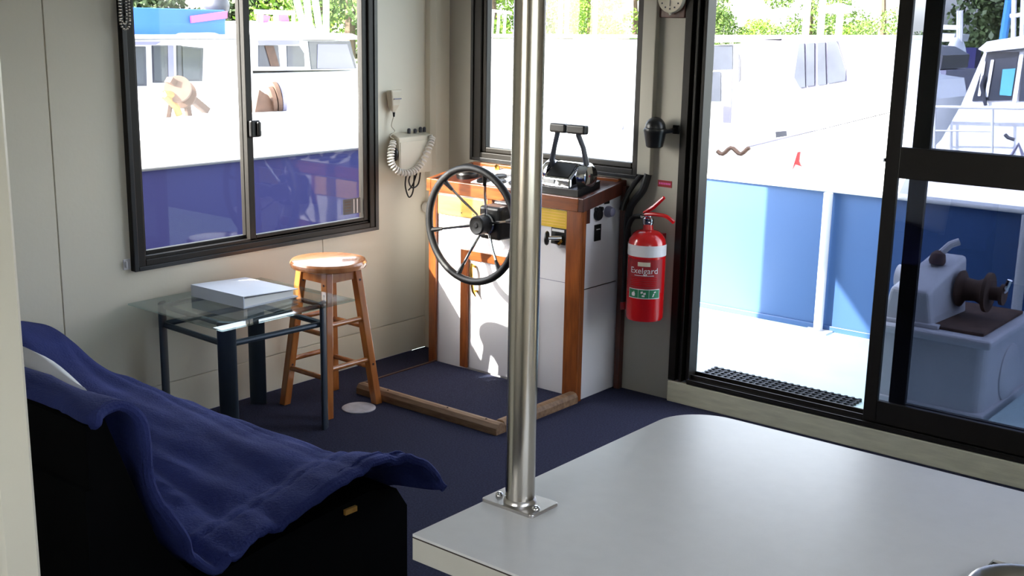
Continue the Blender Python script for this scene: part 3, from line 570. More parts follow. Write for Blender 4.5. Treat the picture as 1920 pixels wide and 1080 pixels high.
for x in (.40, .47): MB().lathe([(.003, 0), (.003, .002)], (x, YF0-.012, .718), (0, -1, 0), n=8).build('screw', 'dark_line', o)
box(.545, .57, YF0-.012, YF0, .65, .795).build('divider', 'teak', cs, bevel=.001)
o = box(.80, .966, YF0-.008, YF0, .716, .79).build('instruction_plate', 'yellow_plate', cs, bevel=.001)
for k in range(5): box(.83+.002*k, .955, YF0-.0086, YF0-.008, .728+k*.012, .730+k*.012).build('text_line', 'pine', o)
# cupboard door
dr = box(.405, .815, YF0-.010, YF0, .03, .56).build('cupboard_door', 'console_white', cs, bevel=.001)
box(.404, .446, YF0-.022, YF0-.010, .03, .562).build('door_stile', 'teak', dr, bevel=.002)
MB().box(.446, .80, YF0-.022, YF0-.010, .52, .562).build('door_rail', 'teak_h', dr, bevel=.002)
box(.806, .815, YF0-.014, YF0-.010, .03, .56).build('edge_strip', 'boat_dark', dr)
MB().tube([(.478, YF0-.008, .49), (.478, YF0-.03, .502), (.483, YF0-.04, .485), (.489, YF0-.04, .42), (.492, YF0-.036, .388), (.492, YF0-.008, .384)], .007, 8).build('door_handle', 'brass', dr, smooth=True)
MB().tube([(.492, YF0-.036, .388), (.505, YF0-.034, .366)], [.007, .003], 8).build('handle_tip', 'brass', dr, smooth=True)
# engine stop valve on black plate
vp = box(.882, .954, YF0-.004, YF0, .648, .715).build('valve_plate', 'black', cs, bevel=.001)
box(.887, .949, YF0-.005, YF0-.004, .70, .71).build('plate_lettering', 'post_grey', vp)
MB().cyl((.935, YF0-.004, .676), (.897, YF0-.042, .676), .01, .008, 12).build('valve_stem', 'chrome', vp, smooth=True)
MB().lathe([(.012, -.006), (.027, -.005), (.03, .0), (.027, .005), (.012, .007)], (.893, YF0-.046, .676), (-1, -.45, 0), n=18).build('valve_wheel', 'black', vp, smooth=True)
MB().cyl((.94, YF0-.004, .665), (.94, YF0-.03, .655), .006, n=8).build('valve_key', 'brass', vp)
# things on the console's side
MB().box(1.03, 1.0345, -.272, -.232, .742, .80).build('joint_block', 'mahogany', cs, bevel=.001)
so_ = MB().lathe([(.026, 0), (.026, .008), (.022, .014), (0, .014)], (1.03, -.176, .772), (1, 0, 0), n=20).build('power_socket', 'black', cs, smooth=True)
for dy in (-.014, .014): MB().lathe([(.009, 0), (.009, .016), (0, .016)], (1.03, -.176+dy, .794), (1, 0, 0), n=10).build('socket_lug', 'black', so_)
box(1.03, 1.033, -.13, -.095, .808, .825).build('engraved_tag', 'black', cs)
MB().lathe([(.022, 0), (.024, .012), (.018, .03), (.01, .034), (0, .034)], (1.03, -.108, .776), (1, 0, 0), n=16).build('grey_knob', 'boat_trim', cs, smooth=True)
bp2 = box(1.03, 1.034, -.195, -.150, .662, .73).build('switch_plate', 'black', cs, bevel=.001)
box(1.034, 1.035, -.185, -.160, .708, .712).build('switch_mark', 'post_grey', bp2)
box(1.042, 1.068, -.03, -.001, .0, .875).build('wall_batten', 'mahogany', cs, bevel=.002)
# step platform framed in timber
pf = thing('step_platform', 'carpeted helm platform edged with rounded bare timber beams', 'platform', (.65, -.55, 0))
box(.262, .995, -.765, -.302, 0, .024).build('carpet_pad', 'carpet', pf)
def beam(p, q, up=.046, wd=.055):
    p, q = Vector(p), Vector(q); d = (q-p); nrm = Vector((-d.y, d.x, 0)).normalized()*wd
    prof = [(0, 0), (0, up*.6), (.2, up*.92), (.45, up), (.75, up*.95), (1, up*.7), (1, 0)]
    return MB().prism([p+nrm*a+Vector((0, 0, h)) for a, h in prof], d)
beam((.288, -.826, 0), (1.052, -.826, 0)).build('beam', 'rawwood', pf, bevel=.003)
beam((1.052, -.770, 0), (1.052, -.300, 0)).build('beam', 'rawwood', pf, bevel=.003)
box(.250, .262, -.765, -.302, 0, .027).build('edge_strip', 'mahogany', pf)
for x in (.45, .78, .98): MB().lathe([(.004, 0), (.004, .002)], (x, -.80, .0445), n=8).build('nail_hole', 'blackmatte', pf)
# ---- steering wheel
WC = Vector((.650, -.52, .722)); WR = .232
HB = Vector((.632, -.435, .712))
sw = thing('steering_wheel', 'black rimmed boat steering wheel with six chrome spokes on the console', 'steering wheel', (WC.x, -.29, WC.z))
MB().tube([WC+Vector((WR*math.cos(2*math.pi*k/56), 0, WR*math.sin(2*math.pi*k/56))) for k in range(56)], .0155, 14, closed=True).build('rim', 'rubber', sw, smooth=True)
MB().lathe([(.034, -.03), (.04, -.022), (.04, .03), (.034, .036), (.03, .034), (.012, .034), (.008, .038), (0, .038)], HB, (0, -1, 0), n=28).build('hub', 'rubber', sw, smooth=True)
MB().lathe([(.041, -.032), (.045, -.026), (.041, -.02)], HB, (0, -1, 0), n=28).build('hub_ring', 'chrome', sw, smooth=True)
for k in range(6):
    a = math.radians(12+60*k); d = Vector((math.cos(a), 0, math.sin(a))); p = HB+d*.03+Vector((0, .01, 0)); q = WC+d*(WR-.004)
    o = MB().tube([p, p+(q-p)*.12+Vector((0, .008, 0)), p+(q-p)*.5, q], .0055, 8).build('spoke', 'chrome', sw, smooth=True)
    MB().tube([WC+(p-WC)*.0+d*(WR-.055)+(p-(WC+d*.03))*.22, q], [.007, .0125], 8).build('spoke_boot', 'rubber', o, smooth=True)
MB().box(.585, .70, -.40, -.297, .645, .785).build('tilt_housing', 'black', sw, bevel=.014, seg=3)
MB().cyl(HB, (HB.x, -.36, HB.z), .03, .038).build('shaft_cone', 'black', sw, smooth=True)
# ---- twin throttle
tb = -.2
tc_ = thing('engine_control', 'chrome twin lever engine control on the console top', 'engine control', (.90, tb, dz(tb)))
dash_plate(.80, 1.0, -.275, -.12, .03, 'plinth', 'black', tc_)
zc = dz(tb)+.028
MB().add([(.808, -.268, zc-.01), (.955, -.268, zc-.01), (.955, -.135, zc+.01), (.808, -.135, zc+.01), (.812, -.262, zc+.028), (.95, -.262, zc+.028), (.945, -.185, zc+.085), (.818, -.185, zc+.085), (.945, -.15, zc+.085), (.818, -.15, zc+.085)],
         [(0, 3, 2, 1), (0, 1, 5, 4), (4, 5, 6, 7), (7, 6, 8, 9), (9, 8, 2, 3), (1, 2, 8, 6, 5), (0, 4, 7, 9, 3)]).build('housing', 'chrome', tc_, bevel=.008, seg=3)
MB().add([(.826, -.2575, zc+.034), (.937, -.2575, zc+.034), (.932, -.1925, zc+.082), (.83, -.1925, zc+.082)], [(0, 1, 2, 3)]).build('smoked_face', 'black', tc_)
box(.82, .875, -.2705, -.266, zc+.002, zc+.02).build('maker_label', 'post_grey', tc_)
for s_, x in ((-1, .812), (1, .965)):
    MB().lathe([(.058, 0), (.056, .02), (.045, .034), (.02, .04), (0, .04)], (x, -.185, zc+.035), (s_, 0, 0), n=28).build('side_cheek', 'chrome', tc_, smooth=True)
for s_, xb, xt in ((-1, .822, .838), (1, .972, .945)):
    o = MB().tube([(xb+s_*.01, -.19, zc+.03), (xb+s_*.012, -.2, zc+.09), (xb-s_*.002, -.203, zc+.15), (xt, -.205, zc+.20), (xt, -.205, zc+.225)], [.014, .015, .013, .014, .016], 10, flat=.7).build('lever', 'boat_dark', tc_, smooth=True)
    x0, x1 = (.806, .887) if s_ < 0 else (.892, .985)
    MB().box(x0, x1, -.222, -.188, zc+.205, zc+.243).build('grip', 'black', o, bevel=.008, seg=3)
# ---- radio set on the left wall
rd = thing('marine_radio', 'cream marine radio box with coiled cord on the wall', 'radio', (.03, -.25, .83))
MB().add([(0, -.325, .865), (0, -.115, .865), (0, -.115, 1.035), (0, -.325, 1.035), (.075, -.345, .855), (.062, -.125, .85), (.062, -.125, 1.02), (.07, -.345, 1.018)],
         [(0, 1, 2, 3), (4, 7, 6, 5), (0, 4, 5, 1), (1, 5, 6, 2), (2, 6, 7, 3), (3, 7, 4, 0)]).build('case', 'cream', rd, bevel=.004)
MB().prism([(.0735, -.338, .862), (.066, -.13, .858), (.066, -.13, 1.0), (.0715, -.338, .998)], (.002, 0, 0)).build('face_plate', 'cream', rd, bevel=.001)
for y, h in ((-.24, .018), (-.2, .014), (-.165, .02), (-.14, .018)): MB().lathe([(.008, 0), (.008, h), (.004, h+.004), (0, h+.004)], (.03, y, 1.03), n=10).build('terminal', 'boat_dark', rd, smooth=True)
MB().ell((.055, -.352, .945), .014, .012, .03).build('cord_plug', 'black', rd, smooth=True)
path = [Vector((.05, -.36, 1.0)), Vector((.06, -.385, .955)), Vector((.065, -.385, .905)), Vector((.08, -.345, .868)), Vector((.09, -.28, .865)), Vector((.09, -.22, .90)), Vector((.085, -.165, .97)), Vector((.075, -.135, 1.01))]
def catmull(P, n):
    out = []; m = len(P)
    for i in range(m-1):
        p0, p1, p2, p3 = P[max(i-1, 0)], P[i], P[i+1], P[min(i+2, m-1)]
        for k in range(n):
            t = k/n; out.append(.5*((2*p1)+(p2-p0)*t+(2*p0-5*p1+4*p2-p3)*t*t+(3*p1-p0-3*p2+p3)*t**3))
    return out+[P[-1]]
def coil(P, n, turns, rad):
    C_ = catmull(P, n); out = []; m = len(C_); prev = Vector((1, 0, 0))
    for i, p in enumerate(C_):
        t = (C_[min(i+1, m-1)]-C_[max(i-1, 0)]).normalized(); prev = (prev-t*prev.dot(t)).normalized(); b = t.cross(prev); a = 2*math.pi*turns*i/m
        out.append(p+(prev*math.cos(a)+b*math.sin(a))*rad)
    return out
MB().tube(coil(path, 46, 30, .013), .0042, 6).build('coiled_cord', 'off_white', rd, smooth=True)
for pts in ([(.05, -.275, .86), (.05, -.285, .80), (.05, -.262, .745), (.05, -.235, .77), (.05, -.225, .86)], [(.05, -.24, .86), (.05, -.262, .82), (.05, -.24, .785), (.05, -.2, .80), (.05, -.185, .86)], [(.045, -.2, .86), (.045, -.23, .80), (.045, -.26, .775)]):
    MB().tube(catmull([Vector(p) for p in pts], 8), .0035, 6).build('cable', 'black', rd, smooth=True)
mc = thing('radio_microphone', 'cream hand microphone hung on the wall above the radio box', 'microphone', (.03, -.33, 1.18))
MB().add([(0.004, -.362, 1.222), (.004, -.292, 1.222), (.004, -.305, 1.15), (.004, -.35, 1.15), (.045, -.365, 1.228), (.045, -.292, 1.228), (.04, -.305, 1.16), (.04, -.355, 1.16), (.025, -.318, 1.125), (.025, -.342, 1.125)],
         [(0, 3, 2, 1), (4, 5, 6, 7), (0, 1, 5, 4), (1, 2, 6, 5), (0, 4, 7, 3), (3, 7, 9), (2, 8, 6), (7, 6, 8, 9), (2, 3, 9, 8)]).build('body', 'cream', mc, bevel=.008, seg=3)
box(.045, .048, -.35, -.305, 1.185, 1.19).build('talk_slot', 'boat_trim', mc)
MB().cyl((.025, -.33, 1.128), (.025, -.33, 1.108), .006, .004, 10).build('strain_relief', 'black', mc)
MB().tube(catmull([Vector(p) for p in ((.025, -.33, 1.11), (.025, -.345, 1.07), (.03, -.33, 1.045), (.03, -.36, 1.025), (.04, -.345, 1.01), (.05, -.36, 1.0))], 8), .0025, 6).build('cord', 'cream', mc, smooth=True)
wb2 = MB().lathe([(.02, 0), (.026, .006), (.028, .02), (.022, .032), (0, .036)], (.03, -.102, .68), (0, -1, 0), n=18).build('wall_light', 'off_white', smooth=True); tag(wb2, 'small round white fitting on the corner post beside the steering wheel', 'light fitting')
# bead chain of a blind, little bracket, window sticker
bc = thing('blind_chain', 'looped steel bead chain hanging at the window top corner', 'chain', (.035, -1.67, 1.48))
ball = MB().ell((0, 0, 0), .0042, .0042, .0042, 8, 6)
def chain(y0, y1, zb, nm, x):
    pts = []; z = 1.78
    while z > zb+.03: pts.append((y0, z)); z -= .0105
    for k in range(9): a = math.pi*k/8; pts.append(((y0+y1)/2-(y1-y0)/2*math.cos(a)*-1*-1, zb+.03-.03*math.sin(a)))
    z = zb+.035
    while z < 1.78: pts.append((y1, z)); z += .0105
    m = MB()
    for y, z in pts: m.ell((x, y, z), .0045, .0045, .0045, 7, 5)
    o = m.build(nm, 'steel', bc, smooth=True); o['kind'] = 'stuff'
chain(-1.686, -1.648, 1.482, 'bead_loop', .04); chain(-1.676, -1.655, 1.50, 'bead_loop', .032)
bk = MB().box(0, .004, -1.704, -1.675, .622, .662).box(.004, .016, -1.70, -1.695, .63, .655).build('cord_bracket', 'label_white', bevel=.002); tag(bk, 'small clear plastic bracket at the lower window corner', 'bracket')
st = thing('window_sticker', 'dark printed sticker on the lower right window pane', 'sticker', (.014, -.57, .70))
box(.0023, .0032, -.622, -.518, .698, .766).build('card', 'boat_dark', st)
for k in range(4): box(.0032, .0036, -.61, -.575, .712+k*.013, .716+k*.013).build('text_line', 'winch_brown', st)
for y in (-.56, -.54): box(.0032, .0036, y, y+.006, .70, .762).build('stripe', 'post_grey', st)
# ---- front wall fittings
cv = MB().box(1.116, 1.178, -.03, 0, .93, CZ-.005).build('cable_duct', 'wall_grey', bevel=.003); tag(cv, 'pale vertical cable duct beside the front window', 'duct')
for k, (pts, lab) in enumerate(((([(1.165, -.02, .935), (1.15, -.03, .87), (1.105, -.045, .80), (1.088, -.04, .72), (1.085, -.03, .66), (1.085, -.02, .60)], 'thick black cable loom curving from the duct down behind the console')),
                      (([(1.135, -.015, .935), (1.10, -.03, .88), (1.075, -.05, .82), (1.07, -.06, .78)], 'thinner black cable bending from the duct to the console side')))):
    o = MB().tube(catmull([Vector(p) for p in pts], 8), .016 if k == 0 else .011, 10).build('cable_loom', 'rubber', smooth=True); tag(o, lab, 'cable')
bh_ = thing('wall_lamp', 'glossy black bucket shaped wall lamp left of the door', 'lamp', (1.215, -.05, 1.06))
MB().lathe([(.028, 0), (.034, .005), (.044, .06), (.047, .068), (.046, .075), (.04, .08)], (1.215, -.06, 1.05), n=24).build('shade', 'black', bh_, smooth=True)
MB().ell((1.215, -.06, 1.13), .042, .042, .042).build('dome', 'black', bh_, smooth=True)
MB().tube([(1.25, -.06, 1.115), (1.275, -.035, 1.12), (1.275, -.004, 1.122)], .009, 8).build('arm', 'black', bh_, smooth=True)
MB().box(1.262, 1.292, -.006, 0, 1.105, 1.14).build('mount', 'black', bh_, bevel=.002)
sg = thing('warning_sign', 'tiny red warning sign on the wall above the extinguisher', 'sign', (1.235, -.002, .90))
box(1.202, 1.268, -.0015, 0, .887, .914).build('plate', 'red_dark', sg)
for k in range(7): box(1.208+k*.008, 1.2135+k*.008, -.002, -.0015, .897, .905).build('letter', 'canopy_pink', sg)
ck = thing('barometer', 'cream faced round barometer on a dark wooden board beside the door', 'barometer', (1.22, -.01, 1.6))
box(1.181, 1.298, -.014, 0, 1.556, 1.75).build('board', 'mahogany', ck, bevel=.004)
o = MB().lathe([(.058, 0), (.06, .01), (.056, .022), (.051, .02), (0, .02)], (1.241, -.014, 1.632), (0, -1, 0), n=36).build('dial', 'cream', ck, smooth=True)
for k in range(12):
    a = math.pi*2*k/12; box(1.241+.042*math.cos(a)-.003, 1.241+.042*math.cos(a)+.003, -.0352, -.034, 1.632+.042*math.sin(a)-.003, 1.632+.042*math.sin(a)+.003).build('mark', 'boat_dark', o)
box(1.24, 1.242, -.0362, -.035, 1.60, 1.66).build('needle', 'boat_dark', o)
MB().cyl((1.241, -.03, 1.576), (1.241, -.03, 1.566), .007, .003, 8).build('knob', 'cream', ck)
# ---- fire extinguisher
EX = Vector((1.222, -.092, 0)); ER = .0775
fe = thing('fire_extinguisher', 'red dry powder fire extinguisher hung on the wall beside the door', 'fire extinguisher', (EX.x, EX.y, .345))
MB().lathe([(.06, .352), (ER-.004, .356), (ER, .366), (ER, .66), (ER-.004, .685), (ER-.018, .706), (.045, .718), (.022, .724), (.02, .745), (0, .745)], EX, n=40).build('cylinder', 'red_paint', fe, smooth=True)
def wrap(z0, z1, a0, a1, r_, nm, m, n=24):
    vs = []; fs = []
    for k in range(n+1):
        a = a0+(a1-a0)*k/n
        for z in (z0, z1): vs.append((EX.x+r_*math.sin(a), EX.y-r_*math.cos(a), z))
    for k in range(n): fs.append((2*k, 2*k+2, 2*k+3, 2*k+1))
    return MB().add(vs, fs).build(nm, m, fe, smooth=True)
wrap(.622, .668, -math.pi, math.pi, ER+.0006, 'white_band', 'label_white', 48)
VA = math.atan2(CAM.x-EX.x, -(CAM.y-EX.y))            # side facing into the cabin
lb1 = wrap(.475, .612, VA-1.15, VA+.95, ER+.0004, 'print_panel', 'red_dark')
lg = wrap(.452, .492, VA-.95, VA+.8, ER+.0012, 'picture_strip_border', 'label_white')
wrap(.455, .489, VA-.92, VA+.77, ER+.0016, 'picture_strip', 'label_green')
def onex(z0, a0, r_=ER+.0018):
    def f_(x, y, d): a = a0+x/ER; return (EX.x+(r_+d)*math.sin(a), EX.y-(r_+d)*math.cos(a), z0+y)
    return f_
text('maker_name', 'Exelgard', .034, 'label_white', fe, onex(.566, VA-.12))
wrap(.546, .5485, VA-.62, VA+.42, ER+.0012, 'print_line', 'label_white', 14)
wrap(.585, .602, VA-.45, VA+.2, ER+.0012, 'gauge_label', 'cream')
for k in range(5): wrap(.505+k*.0075, .5075+k*.0075, VA-.85+.05*(k % 2), VA+.6, ER+.0012, 'print_line', 'red_paint', 12)
for a_, polys in ((-.64, [[(-.006, -.011), (.006, -.011), (.008, -.002), (.003, .011), (-.001, .003), (-.005, .006), (-.008, -.003)]]),
                  (-.08, [[(-.011, .001), (-.002, .004), (-.004, .012), (-.012, .009)], [(.0, -.003), (.009, -.001), (.008, .007), (-.001, .005)], [(-.007, -.011), (.004, -.012), (.005, -.005), (-.006, -.004)]]),
                  (.47, [[(-.008, -.011), (-.003, -.011), (.002, .002), (-.003, .003)], [(.0, .004), (.008, .007), (.006, .012), (-.002, .009)]])):
    f_ = onex(.472, VA+a_, ER+.002)
    for pg in polys: MB().add([f_(x, y, 0) for x, y in pg], [tuple(range(len(pg)))]).build('pictogram', 'label_white', fe)
for a_ in (-.36, .2): wrap(.455, .489, VA+a_-.008, VA+a_+.008, ER+.0019, 'strip_divider', 'label_white', 2)
MB().lathe([(.02, .742), (.024, .75), (.024, .77), (.014, .776), (.014, .79), (0, .79)], EX, n=16).build('valve', 'chrome', fe, smooth=True)
MB().tube(catmull([Vector((EX.x-.01, EX.y-.01, .785)), Vector((EX.x+.04, EX.y-.01, .79)), Vector((EX.x+.09, EX.y-.01, .787)), Vector((EX.x+.125, EX.y-.01, .768))], 5), .008, 8).build('carry_handle', 'red_paint', fe, smooth=True)
MB().tube([(EX.x-.015, EX.y-.01, .79), (EX.x+.03, EX.y-.01, .82), (EX.x+.075, EX.y-.01, .862)], [.008, .009, .007], 8).build('squeeze_lever', 'red_paint', fe, smooth=True)
MB().tube([(EX.x+.02+.012*math.cos(t*.6), EX.y-.02, .765+.012*math.sin(t*.6)) for t in range(11)], .0015, 6).build('pull_ring', 'chrome', fe)
MB().cyl((EX.x-.01, EX.y, .77), (EX.x-.04, EX.y, .772), .008, n=10).build('hose_union', 'chrome', fe)
MB().tube(catmull([Vector(p) for p in ((EX.x-.035, EX.y, .772), (EX.x-.075, EX.y, .76), (EX.x-.105, EX.y+.01, .70), (EX.x-.11, EX.y+.01, .6), (EX.x-.11, EX.y+.01, .48), (EX.x-.105, EX.y, .40))], 8), .0105, 10).build('hose', 'rubber', fe, smooth=True)
MB().tube([(EX.x-.105, EX.y, .405), (EX.x-.10, EX.y, .375)], [.013, .016], 10).build('nozzle', 'red_dark', fe, smooth=True)
MB().box(EX.x-.105, EX.x-.06, EX.y-.006, EX.y+.006, .385, .398).build('hose_clip', 'red_dark', fe)
MB().box(EX.x-.03, EX.x+.03, EX.y+ER-.004, -.0005, .45, .7).build('wall_bracket', 'red_dark', fe)
yt = MB().box(1.082, 1.115, -.05, -.001, .505, .575).box(1.09, 1.107, -.055, -.05, .515, .565).build('yellow_box', 'yellow_plate', bevel=.006); tag(yt, 'small yellow plastic box behind the extinguisher hose', 'box')
# ---- stool
SX, SYC = .305, -.982
stl = thing('wooden_stool', 'varnished wooden stool with round seat beside the glass table', 'stool', (SX, SYC, 0))
SH = .602
MB().lathe([(.0, SH-.034), (.135, SH-.034), (.148, SH-.028), (.152, SH-.018), (.152, SH-.01), (.146, SH-.002), (.135, SH), (0, SH)], (SX, SYC, 0), n=48).build('seat', 'seatwood', stl, smooth=True)
feet = [Vector((.452, -1.142, 0)), Vector((.168, -1.10, 0)), Vector((.262, -.845, 0)), Vector((.440, -.842, 0))]
ang0 = math.atan2(-1.142-SYC, .452-SX)
feet = [Vector((SX+.185*math.cos(a), SYC+.185*math.sin(a), 0)) for a in [math.radians(-46+90*k) for k in range(4)]]
tops = [Vector((SX+.105*math.cos(a), SYC+.105*math.sin(a), SH-.034)) for a in [math.radians(-46+90*k) for k in range(4)]]
for p, q in zip(feet, tops):
    rad = (q-Vector((SX, SYC, q.z))).normalized(); tan = Vector((-rad.y, rad.x, 0)); up = (q-p)
    e1 = (rad+tan).normalized(); e2 = (rad-tan).normalized(); m = MB(); hw = .0165
    m.add([p+(e1*a+e2*b)*hw for a, b in ((-1, -1), (1, -1), (1, 1), (-1, 1))]+[q+(e1*a+e2*b)*hw for a, b in ((-1, -1), (1, -1), (1, 1), (-1, 1))], [(3, 2, 1, 0), (4, 5, 6, 7), (0, 1, 5, 4), (1, 2, 6, 5), (2, 3, 7, 6), (3, 0, 4, 7)])
    o = m.build('leg', 'stoolwood', stl, bevel=.003)
    for zz in (.52, .17):
        c = p+(q-p)*(zz/q.z); d = (Vector((CAM.x, CAM.y, 0))-Vector((c.x, c.y, 0))).normalized()
        MB().lathe([(.005, 0), (.005, .0012)], c+e2*(hw if e2.dot(d) > 0 else -hw), e2*(1 if e2.dot(d) > 0 else -1), n=10).build('dowel_plug', 'mahogany', o)
for k in range(4):
    for zz in ((.19, .36) if k % 2 == 0 else (.155, .325)):
        a = feet[k]+(tops[k]-feet[k])*(zz/tops[k].z); b = feet[(k+1) % 4]+(tops[(k+1) % 4]-feet[(k+1) % 4])*(zz/tops[k].z)
        MB().cyl(a, b, .0105, n=12).build('rung', 'stoolwood', stl, smooth=True)
    a, b = tops[k], tops[(k+1) % 4]; d = b-a
    MB().obox((a+b)/2+Vector((0, 0, -.022)), d, Vector((-d.y, d.x, 0)), (0, 0, 1), d.length/2-.01, .009, .022).build('apron', 'stoolwood', stl)
# ---- glass table
TH = .5; tx0, tx1, ty0, ty1 = .018, .572, -1.705, -1.09
gt = thing('glass_table', 'small glass topped side table with dark metal frame', 'table', ((tx0+tx1)/2, (ty0+ty1)/2, 0))
MB().prism([(tx0, ty0, TH-.006), (tx1, ty0, TH-.006), (tx1, ty1, TH-.006), (tx0, ty1, TH-.006)], (0, 0, .006)).build('glass_top', 'table_glass', gt)
LG = [((.075, -1.60), 1), ((.475, -1.615), 0), ((.50, -1.19), 1), ((.085, -1.175), 0)]
tc0 = Vector((.285, -1.395, 0)); vd = Vector((-.613, .758, 0)).normalized(); vr = Vector((.758, .613, 0)).normalized()
for (x, y), edge in LG:
    a_, b_2 = (.0115, .034) if edge else (.034, .0115); sect = [Vector((x, y, 0))+vr*a_*math.cos(t)+vd*b_2*math.sin(t) for t in [k*math.pi/12 for k in range(24)]]
    MB().prism(sect, (0, 0, TH-.006)).build('leg', 'table_metal', gt, smooth=True, angle=50)
cn = [Vector((x, y, 0)) for (x, y), e in LG]
for k in range(4):
    for zz, rr in ((TH-.018, .009), (TH-.088, .011)):
        MB().tube([cn[k]+Vector((0, 0, zz)), cn[(k+1) % 4]+Vector((0, 0, zz))], rr, 10).build('rail', 'table_metal', gt, smooth=True)
# ---- ring binder
bd = thing('ring_binder', 'white ring binder lying on the glass table', 'binder', (.235, -1.34, TH))
bc0, bx_, by_ = Vector((.235, -1.342, TH)), Vector((.985, .03, 0)).normalized(), Vector((-.03, .985, 0)).normalized()
def bpt(a, b, z): return bc0+bx_*a+by_*b+Vector((0, 0, z))
def wedge(a0, a1, b0, b1, z0, z1, t): return MB().add([bpt(a0, b0, z0), bpt(a1, b0, z0), bpt(a1, b1, z0), bpt(a0, b1, z0), bpt(a0, b0, z1), bpt(a1, b0, z1), bpt(a1, b1, t), bpt(a0, b1, t)],
        [(0, 3, 2, 1), (4, 5, 6, 7), (0, 1, 5, 4), (1, 2, 6, 5), (2, 3, 7, 6), (3, 0, 4, 7)])
wedge(-.14, .15, -.13, .13, .0, .003, .003).build('back_cover', 'binder', bd)
wedge(-.15, .15, -.133, -.128, .0, .046, .046).build('spine', 'binder', bd, bevel=.001)
wedge(-.145, .14, -.12, .115, .003, .034, .024).build('papers', 'paper', bd)
MB().add([bpt(-.15, -.131, .043), bpt(.15, -.131, .043), bpt(.152, .13, .028), bpt(-.15, .13, .028), bpt(-.15, -.131, .046), bpt(.15, -.131, .046), bpt(.152, .13, .031), bpt(-.15, .13, .031)],
         [(0, 3, 2, 1), (4, 5, 6, 7), (0, 1, 5, 4), (1, 2, 6, 5), (2, 3, 7, 6), (3, 0, 4, 7)]).build('front_cover', 'binder', bd, bevel=.001)
# ---- deck plate in the carpet
dp = MB().lathe([(.068, 0), (.068, .003), (.064, .005), (.05, .0045), (0, .0045)], (.430, -.946, 0), n=40).build('deck_plate', 'deck_plate', smooth=True); tag(dp, 'round pale deck plate set in the carpet by the stool', 'deck plate')
# ---- futon sofa
sf = thing('futon_sofa', 'navy blue futon sofa with padded cover in the near left corner', 'sofa', (.9, -2.5, 0))
prof = [Vector((0, y, z)) for y, z in ((-2.880, .752), (-2.872, .766), (-2.825, .772), (-2.798, .74), (-2.782, .65), (-2.742, .55), (-2.705, .44), (-2.665, .365), (-2.60, .325), (-2.50, .335), (-2.37, .362), (-2.22, .383), (-2.10, .388), (-2.035, .372), (-2.0, .34), (-1.985, .30))]
sm = catmull(prof, 7); NV = 150; XS0, XS1 = .02, 1.715
mb = MB(); nu = len(sm)
for j in range(NV+1):
    v_ = j/NV; x = XS0+(XS1-XS0)*v_
    for i, p in enumerate(sm):
        u_ = i/(nu-1); y, z = p.y, p.z
        wr = mnoise.noise(Vector((x*2.2+y*.8, y*7, z*7)))*.018+mnoise.noise(Vector((x*7+y*2.5, y*9, 3+z*9)))*.008
        fo_ = mnoise.noise(Vector((x*1.6+y*1.2, y*16+x*2.4, 5.)));  wr += .017*(1-abs(fo_)*2.2)*(.35+.65*min(1, x/1.2))
        hum = math.exp(-((x-XS0)/.26)**2)
        if y > -2.64: z += wr+.13*hum*math.exp(-((y+2.2)/.28)**2)
        else: y += wr*1.1
        bnd = max(0, min(1, (x-1.545)/.05)); bnd = bnd*bnd*(3-2*bnd); grv = math.exp(-((x-1.60)/.012)**2)
        if y > -2.66: z += .014*bnd-.006*grv
        else: y += .008*bnd-.004*grv
        tip = max(0, (x-1.45)/.265)**2
        if y > -2.35: z += .034*tip*math.exp(-((y+2.14)/.14)**2)
        if y > -2.12: y += .05*tip
        xx = x
        if j == NV: xx += .012*math.sin(u_*37)
        if u_ > .75: xx += .09*tip*max(0, (u_-.75)/.25)
        sag = -.012*math.sin(v_*9)*(1 if u_ < .35 else 0)
        if y < -2.7: z -= .035*max(0, 1-abs(v_-.45)/.3)*(1 if u_ < .4 else 0)
        mb.v.append((xx, y, z+sag))
for j in range(NV):
    for i in range(nu-1): mb.f.append((j*nu+i, j*nu+i+1, (j+1)*nu+i+1, (j+1)*nu+i))
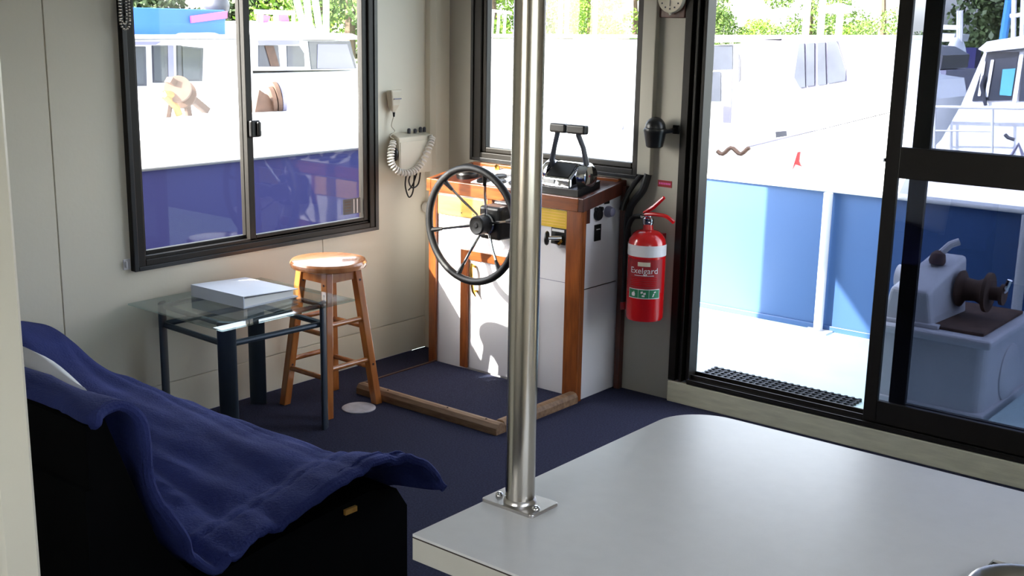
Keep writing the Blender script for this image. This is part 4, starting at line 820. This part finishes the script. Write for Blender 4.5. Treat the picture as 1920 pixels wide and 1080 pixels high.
endrow = [Vector(mb.v[NV*nu+i]) for i in range(nu)]
cov = mb.build('cover', 'navy_cloth', sf, smooth=True, angle=180)
md = cov.modifiers.new('thick', 'SOLIDIFY'); md.thickness = .022; md.offset = 0
MB().tube(endrow, .011, 8).build('edge_piping', 'navy_cloth', cov, smooth=True)
MB().tube([p+Vector((-.035, 0, .004)) for p in endrow[10:]], .006, 6).build('edge_seam', 'navy_cloth', cov, smooth=True)
# mattress core and dark frame
inner = [(-2.882, .12), (-2.878, .735), (-2.84, .752), (-2.80, .64), (-2.725, .43), (-2.62, .295), (-2.4, .325), (-2.10, .352), (-2.0, .33), (-1.96, .27), (-1.96, .04), (-2.872, .04)]
MB().prism([(.03, y, z) for y, z in inner], (1.655, 0, 0)).build('mattress_core', 'blackmatte', sf)
for x in (.05, 1.60):
    for y in (-2.84, -2.08): box(x, x+.05, y, y+.05, 0, .06).build('foot', 'blackmatte', sf)
box(.03, 1.69, -2.892, -2.874, .06, .6).build('back_board', 'blackmatte', sf)
MB().box(1.686, 1.694, -2.19, -2.15, .318, .332).build('cloth_tag', 'pine', sf)
tq = az(52, 752, .70); MB().box(tq.x-.02, tq.x+.02, -2.905, -2.897, .69, .71).build('cloth_tag', 'pine', sf)
# pillow behind the backrest top
pl = MB(); n1, n2 = 20, 12
for side in (1, -1):
    for a in range(n1+1):
        for b in range(n2+1):
            s_, t_ = a/n1*2-1, b/n2*2-1; th = .05*max(0, (1-s_**4)*(1-t_**4))**.5
            pl.v.append((1.14+s_*.34, -2.70+side*th-.10*t_*.55, .60+t_*.185+.012*math.sin(s_*5)-.03*s_))
    o0 = len(pl.v)-(n1+1)*(n2+1)
    for a in range(n1):
        for b in range(n2): pl.f.append((o0+a*(n2+1)+b, o0+(a+1)*(n2+1)+b, o0+(a+1)*(n2+1)+b+1, o0+a*(n2+1)+b+1))
pw_ = pl.build('pillow', 'pillow', smooth=True, angle=180); tag(pw_, 'white pillow tucked against the futon backrest', 'pillow')
